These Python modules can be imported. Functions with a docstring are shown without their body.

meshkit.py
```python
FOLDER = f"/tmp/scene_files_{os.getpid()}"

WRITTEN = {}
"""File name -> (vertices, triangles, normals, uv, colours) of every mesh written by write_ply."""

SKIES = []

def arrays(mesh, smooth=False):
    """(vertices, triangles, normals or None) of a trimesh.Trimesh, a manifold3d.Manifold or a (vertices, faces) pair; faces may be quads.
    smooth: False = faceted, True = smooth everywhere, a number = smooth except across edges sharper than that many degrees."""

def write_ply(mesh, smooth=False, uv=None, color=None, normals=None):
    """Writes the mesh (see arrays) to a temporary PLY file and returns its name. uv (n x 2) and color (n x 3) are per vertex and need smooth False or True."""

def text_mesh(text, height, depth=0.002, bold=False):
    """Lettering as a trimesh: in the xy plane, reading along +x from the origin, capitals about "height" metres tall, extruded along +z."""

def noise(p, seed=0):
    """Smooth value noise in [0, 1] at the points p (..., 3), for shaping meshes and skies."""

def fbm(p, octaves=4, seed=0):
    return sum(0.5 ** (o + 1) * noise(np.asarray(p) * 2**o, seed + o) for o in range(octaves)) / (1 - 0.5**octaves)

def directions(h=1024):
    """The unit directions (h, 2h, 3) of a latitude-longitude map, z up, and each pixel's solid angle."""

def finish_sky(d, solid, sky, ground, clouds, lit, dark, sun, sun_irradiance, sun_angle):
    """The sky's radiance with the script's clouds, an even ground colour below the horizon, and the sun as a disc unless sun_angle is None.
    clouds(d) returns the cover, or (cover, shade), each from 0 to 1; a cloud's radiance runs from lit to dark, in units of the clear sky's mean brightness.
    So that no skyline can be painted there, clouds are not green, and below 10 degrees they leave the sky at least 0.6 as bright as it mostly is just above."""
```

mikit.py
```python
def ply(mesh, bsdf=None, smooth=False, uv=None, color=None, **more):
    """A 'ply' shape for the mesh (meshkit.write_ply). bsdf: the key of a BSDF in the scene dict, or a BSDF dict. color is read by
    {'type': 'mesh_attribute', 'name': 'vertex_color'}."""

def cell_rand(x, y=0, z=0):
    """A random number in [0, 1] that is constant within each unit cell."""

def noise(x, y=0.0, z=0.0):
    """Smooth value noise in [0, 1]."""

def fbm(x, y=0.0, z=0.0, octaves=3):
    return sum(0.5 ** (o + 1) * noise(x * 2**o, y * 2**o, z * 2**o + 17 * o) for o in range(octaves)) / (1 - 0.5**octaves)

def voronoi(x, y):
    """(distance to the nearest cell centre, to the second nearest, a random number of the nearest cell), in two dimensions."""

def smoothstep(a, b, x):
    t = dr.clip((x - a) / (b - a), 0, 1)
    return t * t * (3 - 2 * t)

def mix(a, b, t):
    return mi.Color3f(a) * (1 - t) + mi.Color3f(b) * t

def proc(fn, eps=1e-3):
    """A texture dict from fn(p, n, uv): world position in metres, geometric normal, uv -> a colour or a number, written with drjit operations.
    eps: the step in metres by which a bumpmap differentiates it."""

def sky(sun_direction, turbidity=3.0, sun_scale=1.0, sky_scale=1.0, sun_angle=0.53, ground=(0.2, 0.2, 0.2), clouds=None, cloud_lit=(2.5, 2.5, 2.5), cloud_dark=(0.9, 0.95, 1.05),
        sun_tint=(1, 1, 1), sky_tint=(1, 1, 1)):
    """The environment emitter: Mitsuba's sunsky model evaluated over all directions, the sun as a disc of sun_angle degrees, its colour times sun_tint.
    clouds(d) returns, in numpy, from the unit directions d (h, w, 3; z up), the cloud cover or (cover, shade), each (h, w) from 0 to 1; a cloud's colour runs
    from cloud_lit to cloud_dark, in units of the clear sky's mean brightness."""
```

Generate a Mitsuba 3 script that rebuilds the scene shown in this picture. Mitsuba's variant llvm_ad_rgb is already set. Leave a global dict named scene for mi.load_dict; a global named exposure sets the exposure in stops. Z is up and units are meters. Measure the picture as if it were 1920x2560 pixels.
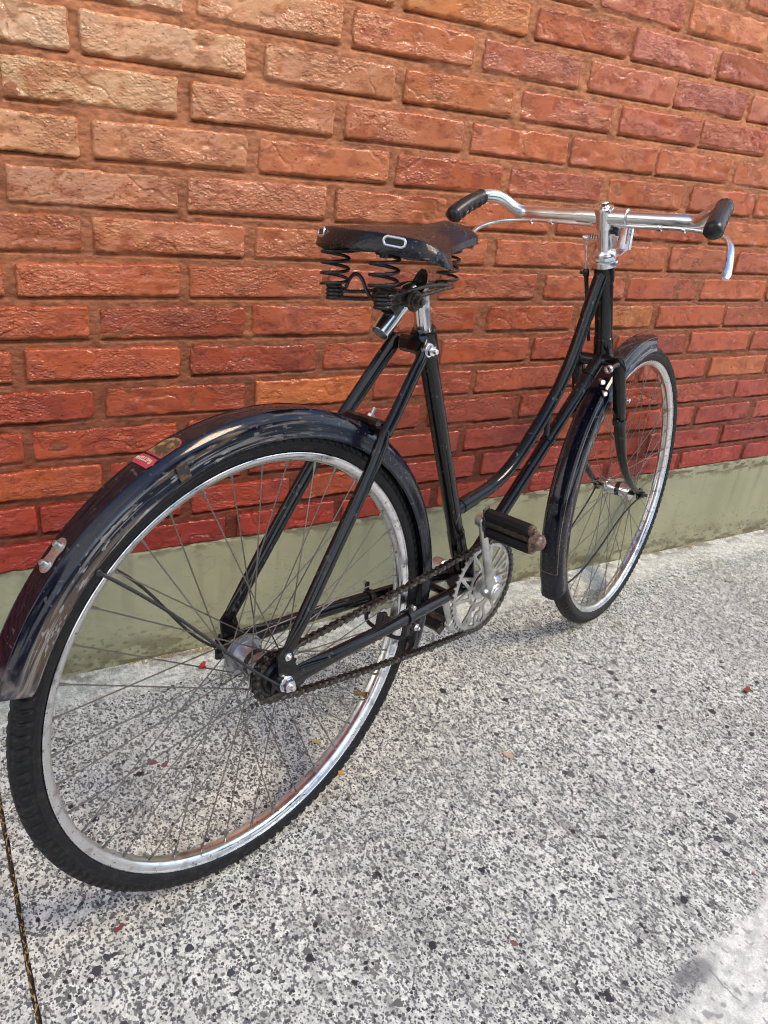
import math, random, numpy as np, trimesh, mitsuba as mi, drjit as dr, mikit, meshkit
from scipy.interpolate import CubicSpline
from shapely.geometry import Polygon, Point, LineString, box as sbox
from shapely.ops import unary_union
from shapely import affinity
from mikit import noise, fbm, voronoi, cell_rand, smoothstep, mix

T = mi.ScalarTransform4f
RNG = random.Random(7)
NPR = np.random.default_rng(7)

# ------------------------------------------------------------------ camera, sky, exposure
CAM = np.array([-0.38643617, -0.84192729, 1.06093231])
FWD = np.array([0.49826826, 0.75683449, -0.42300152])
UP = np.array([0.11800661, 0.4241398, 0.8978752])
scene, labels = {'type': 'scene'}, {}
scene['camera'] = {'type': 'perspective', 'fov': math.degrees(2 * math.atan(960 / 1940.36)), 'fov_axis': 'x', 'near_clip': 0.05, 'far_clip': 500.0,
                   'to_world': T().look_at(origin=CAM.tolist(), target=(CAM + FWD).tolist(), up=UP.tolist())}


def clouds(d):
    n = meshkit.fbm(d * np.array([2.0, 2.0, 3.0]) + 5.3, 4)
    cover = np.clip((n - 0.43) / 0.14, 0, 1) * 0.95 * (1 - 0.85 * np.clip((d[..., 2] - 0.60) / 0.25, 0, 1))
    shade = np.clip((meshkit.fbm(d * 5.0 + 1.7, 3) - 0.35) / 0.4, 0, 1)
    return cover, shade * 0.5


scene['sky'] = mikit.sky((0.46, -0.45, 0.77), turbidity=2.5, sun_scale=0.20, sky_scale=1.1, sun_angle=20, clouds=clouds, sky_tint=(0.92, 1.0, 1.10), sun_tint=(1.06, 1.0, 0.93), cloud_lit=(2.5, 2.45, 2.3), cloud_dark=(1.3, 1.3, 1.3), ground=(0.2, 0.2, 0.2))
exposure = 2.9


# ------------------------------------------------------------------ helpers
def num(key):
    if key not in scene and key not in TAKEN:
        TAKEN.add(key)
        return key
    i = 1
    while f'{key}_{i:03d}' in scene or f'{key}_{i:03d}' in TAKEN:
        i += 1
    TAKEN.add(f'{key}_{i:03d}')
    return f'{key}_{i:03d}'


TAKEN = set()


def mat4(M):
    return T(np.asarray(M, float).tolist())


def add(key, mesh, bsdf, M=None, smooth=35, uv=None, color=None, label=None, **more):
    key = num(key)
    d = mikit.ply(mesh, bsdf, smooth=smooth, uv=uv, color=color)
    if M is not None:
        d['to_world'] = mat4(M)
    scene[key] = d
    if label or more:
        labels[key] = {**({'label': label} if label else {}), **more}
    return key


def again(key, source, M):
    key = num(key)
    scene[key] = {**scene[source], 'to_world': mat4(M)}
    return key


def cat(*ms):
    return trimesh.util.concatenate([m for m in ms])


def rotm(axis, ang):
    axis = np.asarray(axis, float) / np.linalg.norm(axis)
    return trimesh.transformations.rotation_matrix(ang, axis)


def trans(x, y, z):
    M = np.eye(4)
    M[:3, 3] = (x, y, z)
    return M


def moved(m, M):
    m = m.copy()
    m.apply_transform(M)
    return m


def spline(pts, n):
    pts = np.asarray(pts, float)
    s = np.r_[0, np.cumsum(np.linalg.norm(np.diff(pts, axis=0), axis=1))]
    return CubicSpline(s, pts)(np.linspace(0, s[-1], n))


def tube(path, r, n=14, rb=None, caps=True, up=(0, 0.13, 1)):
    """A tube along path; r: radius (number or per point); rb: the radius across, for an oval section."""
    p = np.asarray(path, float)
    k = len(p)
    r = np.broadcast_to(r, (k,)).astype(float)
    rb = r if rb is None else np.broadcast_to(rb, (k,)).astype(float)
    t = np.gradient(p, axis=0)
    t /= np.linalg.norm(t, axis=1, keepdims=True)
    a = np.cross(t[0], up)
    if np.linalg.norm(a) < 1e-3:
        a = np.cross(t[0], (1, 0, 0))
    A = []
    for i in range(k):
        a = a - t[i] * (a @ t[i])
        a = a / np.linalg.norm(a)
        A.append(a)
    A = np.array(A)
    B = np.cross(t, A)
    th = np.arange(n) * 2 * np.pi / n
    v = (p[:, None] + r[:, None, None] * np.cos(th)[None, :, None] * A[:, None] + rb[:, None, None] * np.sin(th)[None, :, None] * B[:, None]).reshape(-1, 3)
    i, j = np.meshgrid(np.arange(k - 1), np.arange(n), indexing='ij')
    q = np.stack([i * n + j, i * n + (j + 1) % n, (i + 1) * n + (j + 1) % n, (i + 1) * n + j], -1).reshape(-1, 4)
    f = np.vstack([q[:, [0, 1, 2]], q[:, [0, 2, 3]]])
    if caps:
        c0, c1 = len(v), len(v) + 1
        v = np.vstack([v, p[0], p[-1]])
        jj = np.arange(n)
        f = np.vstack([f, np.stack([np.full(n, c0), (jj + 1) % n, jj], 1), np.stack([np.full(n, c1), (k - 1) * n + jj, (k - 1) * n + (jj + 1) % n], 1)])
    m = trimesh.Trimesh(v, f, process=False)
    if m.volume < 0:
        m.invert()
    return m


def bar(a, b, r, n=14, rb=None):
    return tube([a, b], r, n, rb)


def lathe(profile, axis_from, axis_to, n=32):
    """Revolve (along, radius) pairs about the line axis_from -> axis_to; along in metres from axis_from."""
    a, b = np.asarray(axis_from, float), np.asarray(axis_to, float)
    z = (b - a) / np.linalg.norm(b - a)
    x = np.cross(z, (0.3, 0.9, 0.1))
    x /= np.linalg.norm(x)
    y = np.cross(z, x)
    pr = np.asarray(profile, float)
    th = np.arange(n) * 2 * np.pi / n
    ring = np.cos(th)[:, None] * x + np.sin(th)[:, None] * y
    v = (a + pr[:, None, :1] * z + pr[:, None, 1:] * ring[None]).reshape(-1, 3)
    k = len(pr)
    i, j = np.meshgrid(np.arange(k - 1), np.arange(n), indexing='ij')
    q = np.stack([i * n + j, i * n + (j + 1) % n, (i + 1) * n + (j + 1) % n, (i + 1) * n + j], -1).reshape(-1, 4)
    return trimesh.Trimesh(v, np.vstack([q[:, [0, 1, 2]], q[:, [0, 2, 3]]]), process=False)


def cyl(a, b, r, n=24, bev=0.0006):
    L = np.linalg.norm(np.subtract(b, a))
    bev = min(bev, r * 0.4, L * 0.3)
    return lathe([(0, 0.00001), (0, r - bev), (bev, r), (L - bev, r), (L, r - bev), (L, 0.00001)], a, b, n)


def hexnut(a, b, r):
    return cyl(a, b, r, 6, 0.0008)


def rbox(size, bev, M=None):
    sx, sy, sz = np.asarray(size) / 2
    pts = []
    for x in (-1, 1):
        for y in (-1, 1):
            for z in (-1, 1):
                pts += [(x * sx, y * (sy - bev), z * (sz - bev)), (x * (sx - bev), y * sy, z * (sz - bev)), (x * (sx - bev), y * (sy - bev), z * sz)]
    m = trimesh.convex.convex_hull(np.array(pts))
    if M is not None:
        m.apply_transform(M)
    return m


def extrude_side(shape, y0, depth):
    """A flat (x, z) outline as a plate whose outer face looks to the bicycle's right (-y)."""
    geoms = getattr(shape, 'geoms', [shape])
    out = []
    for g in geoms:
        m = trimesh.creation.extrude_polygon(g, depth, engine='earcut')
        v = np.array(m.vertices)
        m = trimesh.Trimesh(np.c_[v[:, 0], y0 - v[:, 2], v[:, 1]], m.faces, process=False)
        out.append(m)
    return cat(*out)


def helix(c, r0, r1, z0, z1, turns, wire, phase=0, n=None, tilt=(0, 0)):
    n = n or int(turns * 26)
    s = np.linspace(0, 1, n)
    a = phase + s * turns * 2 * np.pi
    r = r0 + (r1 - r0) * s
    z = z0 + (z1 - z0) * s
    return tube(np.c_[c[0] + r * np.cos(a) + tilt[0] * s, c[1] + r * np.sin(a) + tilt[1] * s, z], wire, 10)


def ring_shell(profile, closed=True, seg=200, a0=0.0, a1=2 * np.pi, bump=None):
    """Revolve a (y, radius) outline about the y axis through the origin, angles measured from +x towards +z."""
    pr = np.asarray(profile, float)
    full = abs(a1 - a0 - 2 * np.pi) < 1e-6
    m = seg if full else seg + 1
    th = a0 + (a1 - a0) * np.arange(m) / seg
    k = len(pr)
    R = np.broadcast_to(pr[None, :, 1], (m, k)).copy()
    Y = np.broadcast_to(pr[None, :, 0], (m, k)).copy()
    if bump is not None:
        Y, R = bump(th[:, None], Y, R)
    v = np.stack([R * np.cos(th)[:, None], Y, R * np.sin(th)[:, None]], -1).reshape(-1, 3)
    kk = k if closed else k - 1
    i, j = np.meshgrid(np.arange(seg), np.arange(kk), indexing='ij')
    i2, j2 = (i + 1) % m, (j + 1) % k
    q = np.stack([i * k + j, i * k + j2, i2 * k + j2, i2 * k + j], -1).reshape(-1, 4)
    f = np.vstack([q[:, [0, 1, 2]], q[:, [0, 2, 3]]])
    s = np.r_[0, np.cumsum(np.hypot(*np.diff(pr, axis=0).T))]
    uv = np.stack([np.broadcast_to(th[:, None], (m, k)), np.broadcast_to(s[None], (m, k))], -1).reshape(-1, 2)
    mesh = trimesh.Trimesh(v, f, process=False)
    return mesh, uv


# ------------------------------------------------------------------ materials
def bs(name, **k):
    scene[name] = {'type': 'twosided', 'bsdf': {'type': 'principled', **k}}


def rgb(*c):
    return {'type': 'rgb', 'value': list(c)}


def bumped(name, fn, scale, eps, **k):
    scene[name] = {'type': 'twosided', 'bsdf': {'type': 'bumpmap', 'arbitrary': {'type': 'texture_dummy'} } } if False else \
        {'type': 'twosided', 'bsdf': {'type': 'bumpmap', 'tex': mikit.proc(fn, eps=eps), 'scale': scale, 'bsdf': {'type': 'principled', **k}}}


def paint_color(p, n, uv):
    d = fbm(p.x * 60, p.y * 60, p.z * 60, 3)
    s = smoothstep(0.70, 0.80, noise(p.x * 260, p.y * 260, p.z * 90)) * smoothstep(0.55, 0.7, d)
    return mix(mix((0.003, 0.003, 0.004), (0.007, 0.007, 0.007), d), (0.13, 0.125, 0.115), s * 0.6)


def paint_rough(p, n, uv):
    return 0.055 + 0.10 * smoothstep(0.45, 0.8, fbm(p.x * 40, p.y * 40, p.z * 40, 3))


bs('black_paint', base_color=mikit.proc(paint_color), roughness=mikit.proc(paint_rough), specular=0.42, clearcoat=0.1, clearcoat_gloss=0.98)


def guard_paint(name, tail_from):
    """uv.x: angle round the wheel, uv.y: metres across the outer skin, the crown's middle at MID."""
    MID = 0.0549

    def color(p, n, uv):
        long = uv.x * 0.385
        off = dr.abs(uv.y - MID)
        edge = smoothstep(0.027, 0.036, off) * (smoothstep(1.15, 2.0, uv.x) if tail_from else smoothstep(0.031, 0.038, off) * 0.7)
        streak = smoothstep(0.50, 0.70, fbm(long * 14, uv.y * 480, 1.0, 3)) * smoothstep(0.40, 0.62, fbm(long * 6, 4.0, 0.0, 2))
        scuff = smoothstep(0.66, 0.74, fbm(long * 60, uv.y * 260, 3.0, 3)) * (0.06 + 0.94 * edge)
        spots = smoothstep(0.83, 0.88, noise(p.x * 210, p.y * 210, p.z * 210)) * 0.6
        tan = smoothstep(0.52, 0.68, fbm(long * 8, uv.y * 150, 7.0, 3)) * edge
        c = mix((0.002, 0.003, 0.009), (0.004, 0.005, 0.013), fbm(long * 30, uv.y * 60, 0.0, 2))
        c = mix(c, (0.10, 0.07, 0.045), tan * 0.7)
        if tail_from:    # the patch rubbed bare near the top
            rub = (1 - smoothstep(0.10, 0.24, dr.abs(uv.x - 1.60 + 0.2 * (fbm(long * 25, uv.y * 90, 9.0, 3) - 0.5)))) * smoothstep(0.018, 0.022, off) * (1 - smoothstep(0.032, 0.036, off))
            c = mix(c, (0.17, 0.115, 0.065), rub * smoothstep(0.40, 0.62, fbm(long * 22, uv.y * 200, 10.0, 3)) * 0.85)
        c = mix(c, (0.30, 0.29, 0.27), streak * edge * 0.6)
        c = mix(c, (0.30, 0.30, 0.30), dr.maximum(scuff * 0.6, spots * 0.3))
        if tail_from is None:    # gold lining: a long box near the edges of the crown, closed above the tail
            inside = dr.select((uv.x < 3.42) & (uv.x > 1.50), 1.0, 0.0)
            line = (1 - smoothstep(0.0003, 0.0008, dr.abs(off - 0.0205))) * inside + (1 - smoothstep(0.0008, 0.0022, dr.abs(uv.x - 3.42))) * dr.select(off < 0.0205, 1.0, 0.0)
            return mix(c, (0.30, 0.22, 0.09), line * 0.8)
        tail = smoothstep(tail_from, tail_from + 0.13, uv.x + 0.10 * (fbm(long * 40, uv.y * 60, 2.0, 2) - 0.5))
        return mix(c, mix((0.03, 0.03, 0.036), (0.20, 0.17, 0.16), smoothstep(0.35, 0.7, fbm(long * 70, uv.y * 120, 4.0, 3))), tail * 0.8)

    def rough(p, n, uv):
        edge = smoothstep(0.027, 0.038, dr.abs(uv.y - MID))
        r = 0.06 + 0.05 * fbm(uv.x * 12, uv.y * 160, 0.0, 2) + 0.20 * edge
        return r if tail_from is None else r + 0.3 * smoothstep(tail_from, tail_from + 0.12, uv.x)

    bs(name, base_color=mikit.proc(color), roughness=mikit.proc(rough), specular=0.45, clearcoat=0.1, clearcoat_gloss=0.98)


guard_paint('rear_guard_paint', 2.71)
guard_paint('front_guard_paint', None)


def chrome_color(p, n, uv):
    d = smoothstep(0.60, 0.76, fbm(p.x * 130, p.y * 130, p.z * 130, 3))
    return mix((0.78, 0.78, 0.79), (0.30, 0.26, 0.20), d * 0.55)


def chrome_rough(p, n, uv):
    return 0.07 + 0.25 * smoothstep(0.5, 0.8, fbm(p.x * 90, p.y * 90, p.z * 90, 3))


bs('chrome', base_color=mikit.proc(chrome_color), roughness=mikit.proc(chrome_rough), metallic=1.0)


bs('nickel', base_color=rgb(0.80, 0.80, 0.80), roughness=mikit.proc(lambda p, n, uv: 0.15 + 0.2 * smoothstep(0.5, 0.8, fbm(p.x * 90, p.y * 90, p.z * 90, 3))), metallic=1.0)


def rim_color(p, n, uv):
    d = smoothstep(0.56, 0.74, fbm(p.x * 70, p.y * 70, p.z * 70, 4))
    r = smoothstep(0.74, 0.80, fbm(p.x * 200 + 9, p.y * 200, p.z * 200, 2))
    return mix(mix((0.80, 0.81, 0.82), (0.36, 0.35, 0.33), d * 0.6), (0.14, 0.08, 0.04), r * 0.8)


def rim_rough(p, n, uv):
    return 0.17 + 0.20 * smoothstep(0.4, 0.75, fbm(p.x * 60, p.y * 60, p.z * 60, 3))


bs('rim_steel', base_color=mikit.proc(rim_color), roughness=mikit.proc(rim_rough), metallic=1.0)


def alloy_color(p, n, uv):
    return mix((0.62, 0.64, 0.62), (0.42, 0.43, 0.41), smoothstep(0.42, 0.75, fbm(p.x * 55, p.y * 55, p.z * 55, 4)))


bs('alloy', base_color=mikit.proc(alloy_color), roughness=0.36, metallic=1.0)
bs('hub_steel', base_color=rgb(0.42, 0.44, 0.48), roughness=0.36, metallic=1.0)
bs('pedal_rubber', base_color=rgb(0.010, 0.010, 0.012), roughness=0.42, specular=0.25)
bs('spoke_steel', base_color=rgb(0.24, 0.225, 0.195), roughness=0.34, metallic=1.0)


def rubber_color(p, n, uv):
    return mix((0.005, 0.005, 0.006), (0.016, 0.016, 0.0155), smoothstep(0.45, 0.8, fbm(p.x * 160, p.y * 160, p.z * 160, 3)))


bs('tyre_rubber', base_color=mikit.proc(rubber_color), roughness=0.5, specular=0.3)
bs('grip_rubber', base_color=rgb(0.013, 0.013, 0.015), roughness=0.34, specular=0.5)


def leather_color(p, n, uv):
    c = mix((0.004, 0.004, 0.008), (0.010, 0.008, 0.010), fbm(p.x * 35, p.y * 35, p.z * 35, 3))
    s = smoothstep(0.70, 0.78, fbm(p.x * 330, p.y * 330, p.z * 330, 2)) * smoothstep(0.5, 0.65, noise(p.x * 28, p.y * 28, p.z * 28))
    return mix(c, (0.17, 0.165, 0.16), s * 0.6)


def leather_bump(p, n, uv):
    return fbm(p.x * 300, p.y * 300, p.z * 300, 2) + 0.5 * noise(p.x * 60, p.y * 60, p.z * 60)


bumped('saddle_leather', leather_bump, 0.0005, 4e-4, base_color=mikit.proc(leather_color), roughness=0.25, specular=0.40)
bs('spring_wire', base_color=rgb(0.014, 0.013, 0.014), roughness=0.34, specular=0.5)


def grime_color(p, n, uv):
    return mix((0.022, 0.019, 0.017), (0.11, 0.055, 0.025), smoothstep(0.5, 0.78, fbm(p.x * 170, p.y * 170, p.z * 170, 3)))


bs('grimy_iron', base_color=mikit.proc(grime_color), roughness=0.5, specular=0.5)


def chain_color(p, n, uv):
    return mix((0.060, 0.054, 0.048), (0.20, 0.185, 0.17), smoothstep(0.5, 0.8, fbm(p.x * 240, p.y * 240, p.z * 240, 2)))


bs('chain_steel', base_color=mikit.proc(chain_color), roughness=0.38, metallic=0.8)


def rust_color(p, n, uv):
    f = fbm(p.x * 150, p.y * 150, p.z * 150, 3)
    return mix(mix((0.045, 0.028, 0.022), (0.15, 0.082, 0.048), smoothstep(0.3, 0.6, f)), (0.27, 0.20, 0.155), smoothstep(0.62, 0.78, f))


bs('rusty_steel', base_color=mikit.proc(rust_color), roughness=0.36, specular=0.6)
bs('brass', base_color=rgb(0.30, 0.20, 0.08), roughness=0.35, metallic=1.0)
bs('transfer_red', base_color=rgb(0.42, 0.045, 0.065), roughness=0.35)
bs('transfer_gold', base_color=mikit.proc(lambda p, n, uv: mix((0.30, 0.21, 0.08), (0.07, 0.045, 0.03), smoothstep(0.35, 0.65, fbm(p.x * 150, p.y * 150, p.z * 150, 3)))), roughness=0.35)
bs('transfer_cream', base_color=rgb(0.62, 0.52, 0.38), roughness=0.4)


# walls
def brick_bump(p, n, uv):
    w = fbm(p.x * 60, p.y * 60, p.z * 60, 2)
    ridge = 1.0 - dr.abs(2 * noise(p.x * 150 + 5 * w, p.y * 150, p.z * 230 + 4 * w) - 1)
    rough = 0.25 + 0.75 * smoothstep(0.42, 0.62, fbm(p.x * 13, p.y * 13, p.z * 19, 2))
    pits = smoothstep(0.80, 0.90, noise(p.x * 210, p.y * 210, p.z * 210))
    crack = 1 - smoothstep(0.0, 0.03, dr.abs(fbm(p.x * 11 + 3, p.y * 11, p.z * 9, 4) - 0.5))
    return (0.40 * ridge * ridge + 0.9 * fbm(p.x * 170, p.y * 170, p.z * 200, 2) + 0.6 * fbm(p.x * 430, p.y * 430, p.z * 430, 2)) * rough - 0.8 * pits - 0.5 * crack


VC = {'type': 'mesh_attribute', 'name': 'vertex_color'}
bumped('painted_brick', brick_bump, 0.0028, 4e-4, base_color=VC, roughness=0.23, specular=0.75)


def mortar_bump(p, n, uv):
    return fbm(p.x * 160, p.y * 160, p.z * 220, 4) + 0.6 * noise(p.x * 40, p.y * 40, p.z * 90)


bumped('painted_mortar', mortar_bump, 0.0022, 6e-4, base_color=VC, roughness=0.55, specular=0.4)


def plinth_color(p, n, uv):
    c = mix((0.275, 0.275, 0.165), (0.36, 0.355, 0.235), fbm(p.x * 9, 0.0, p.z * 6, 4))
    c = mix(c, (0.24, 0.24, 0.15), smoothstep(0.5, 0.72, fbm(p.x * 16, 3.0, p.z * 2.2, 3)) * 0.35)
    hair = (1 - smoothstep(0.0, 0.010, dr.abs(fbm(p.x * 5 + 7, 2.0, p.z * 4, 5) - 0.5))) * smoothstep(0.52, 0.6, fbm(p.x * 2.3, 8.0, p.z * 2, 2))
    c = mix(c, (0.10, 0.09, 0.055), hair * 0.12)
    run = smoothstep(0.55, 0.72, fbm(p.x * 34, 11.0, p.z * 1.6, 3)) * smoothstep(0.05, 0.25, p.z)
    c = mix(c, (0.20, 0.195, 0.12), run * 0.45)
    splash = smoothstep(0.70, 0.80, noise(p.x * 110, 4.0, p.z * 110)) * (1 - smoothstep(0.02, 0.15, p.z))
    c = mix(c, (0.15, 0.12, 0.07), splash * 0.7)
    low = 1 - smoothstep(0.0, 0.085, p.z + 0.05 * (fbm(p.x * 22, 1.0, p.z * 22, 3) - 0.5))
    c = mix(c, (0.12, 0.10, 0.055), low * smoothstep(0.36, 0.6, fbm(p.x * 30, 2.0, p.z * 60, 3)) * 0.85)
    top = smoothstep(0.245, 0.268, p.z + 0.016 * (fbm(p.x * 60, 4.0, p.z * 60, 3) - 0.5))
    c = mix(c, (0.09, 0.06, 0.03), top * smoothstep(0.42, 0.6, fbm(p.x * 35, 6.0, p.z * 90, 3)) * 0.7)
    spots = smoothstep(0.86, 0.91, noise(p.x * 170, 0.0, p.z * 230)) * smoothstep(0.5, 0.6, fbm(p.x * 12, 9.0, p.z * 12, 2))
    return mix(c, (0.10, 0.08, 0.05), spots * 0.35)


def plinth_bump(p, n, uv):
    return fbm(p.x * 120, 0.0, p.z * 120, 4) + 1.4 * fbm(p.x * 26, 5.0, p.z * 26, 2)


bumped('plinth_render', plinth_bump, 0.0016, 6e-4, base_color=mikit.proc(plinth_color), roughness=0.6, specular=0.35)


# pavement
def speckle(x, y, s, keep, seed, size):
    wx = x + 0.35 / s * (noise(x * s * 1.7, y * s * 1.7, seed) - 0.5)
    wy = y + 0.35 / s * (noise(x * s * 1.7, y * s * 1.7, seed + 9.0) - 0.5)
    a, b, r = voronoi(wx * s + seed * 13.1, wy * s + seed * 7.7)
    r2 = cell_rand(r * 9973.0, seed)
    inside = 1 - smoothstep(size * (0.45 + 0.6 * r2) - 0.10, size * (0.45 + 0.6 * r2) + 0.06, a)
    return inside * dr.select(r < keep, 1.0, 0.0), r2


def strip_line(x):
    return 0.475 - 0.030 * smoothstep(-0.3, 1.0, x) - 0.012 * x


def ground_color(p, n, uv):
    x, y = p.x, p.y
    base = mix((0.53, 0.55, 0.51), (0.76, 0.785, 0.73), smoothstep(0.25, 0.75, fbm(x * 85, y * 85, 0.0, 4)))
    base = base * (0.88 + 0.24 * fbm(x * 5, y * 5, 2.0, 3)) * (0.84 + 0.32 * noise(x * 700, y * 700, 3.0))
    smooth_zone = smoothstep(-0.012, 0.012, -0.50 + 0.26 * dr.maximum(x - 0.46, 0) + 0.06 * (fbm(x * 20, y * 20, 3.0, 4) - 0.5) - y) * smoothstep(0.33, 0.40, x + 0.05 * (fbm(x * 20, y * 20, 5.0, 2) - 0.5))
    strip = smoothstep(-0.05, 0.01, y - 0.47 + 0.06 * (fbm(x * 8, y * 8, 6.0, 3) - 0.5))
    rough = 1 - dr.maximum(smooth_zone * 0.95, strip * 0.72)
    ax_ = 1.0 - 0.45 * smoothstep(0.1, 0.7, x)
    grit = smoothstep(0.46, 0.66, fbm(x * 520, y * 400 * ax_, 4.0, 2)) * (0.45 + 0.55 * smoothstep(0.3, 0.6, fbm(x * 9, y * 9, 8.0, 3)))
    grit2 = smoothstep(0.58, 0.68, fbm(x * 300 + 3.0, y * 215 * ax_, 14.0, 2))
    c0_ = mix(base, (0.075, 0.08, 0.078), grit2 * rough * 0.80)
    c = mix(c0_, (0.24, 0.245, 0.23), grit * rough * 0.46)
    for s, keep, seed, size, dark in ((270.0, 0.30, 2.0, 0.60, (0.060, 0.064, 0.068)), (150.0, 0.17, 3.0, 0.50, (0.040, 0.044, 0.054))):
        m, r2 = speckle(x, y, s, keep, seed, size)
        c = mix(c, mi.Color3f(dark) * (0.6 + 1.5 * r2), m * rough * 0.92)
    broom = smoothstep(0.50, 0.75, noise(x * 190 + 3 * noise(x * 14, y * 14, 1.0), y * 11, 5.0)) * smoothstep(0.45, 0.60, fbm(x * 60, y * 60, 7.0, 2)) * smoothstep(0.44, 0.62, fbm(x * 3.1 + 2.0, y * 3.1, 11.0, 3))
    c = mix(c, (0.20, 0.20, 0.195), broom * rough * 0.55)
    moss = smoothstep(0.55, 0.72, fbm(x * 3.5 + 4, y * 3.5, 13.0, 4)) * smoothstep(-0.15, 0.15, y)
    c = mix(c, (0.16, 0.17, 0.10), moss * 0.35 * smoothstep(0.4, 0.6, fbm(x * 120, y * 120, 2.0, 3)))
    dirt = smoothstep(0.50, 0.545, y + 0.02 * (fbm(x * 24, y * 24, 1.0, 3) - 0.5)) * smoothstep(0.4, 0.65, fbm(x * 26, y * 40, 15.0, 3))
    c = mix(c, (0.12, 0.095, 0.055), dirt * 0.6)
    sx, sy = (x - 0.515) / 0.055, (y + 0.484 - 0.02 * (x - 0.515)) / 0.018
    stain = 1 - smoothstep(0.5, 1.3, dr.sqrt(sx * sx + sy * sy) + 0.5 * (fbm(x * 45, y * 45, 17.0, 3) - 0.5))
    crk = (1 - smoothstep(0.0006, 0.0016, dr.abs(x - 0.545 - 0.02 * (fbm(y * 30, 2.0, 0.0, 4) - 0.5)))) * dr.select((y < -0.49) & (y > -0.545), 1.0, 0.0)
    c = mix(c, (0.20, 0.20, 0.19), crk * 0.8)
    pit = smoothstep(0.80, 0.88, noise(x * 130, y * 130, 6.0)) * smooth_zone
    c = mix(c, (0.22, 0.22, 0.22), pit * 0.6)
    return mix(c, (0.17, 0.175, 0.18), stain * 0.75)


def ground_bump(p, n, uv):
    return fbm(p.x * 260, p.y * 260, 0.0, 3) + 0.5 * noise(p.x * 190, p.y * 12, 2.0)


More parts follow.
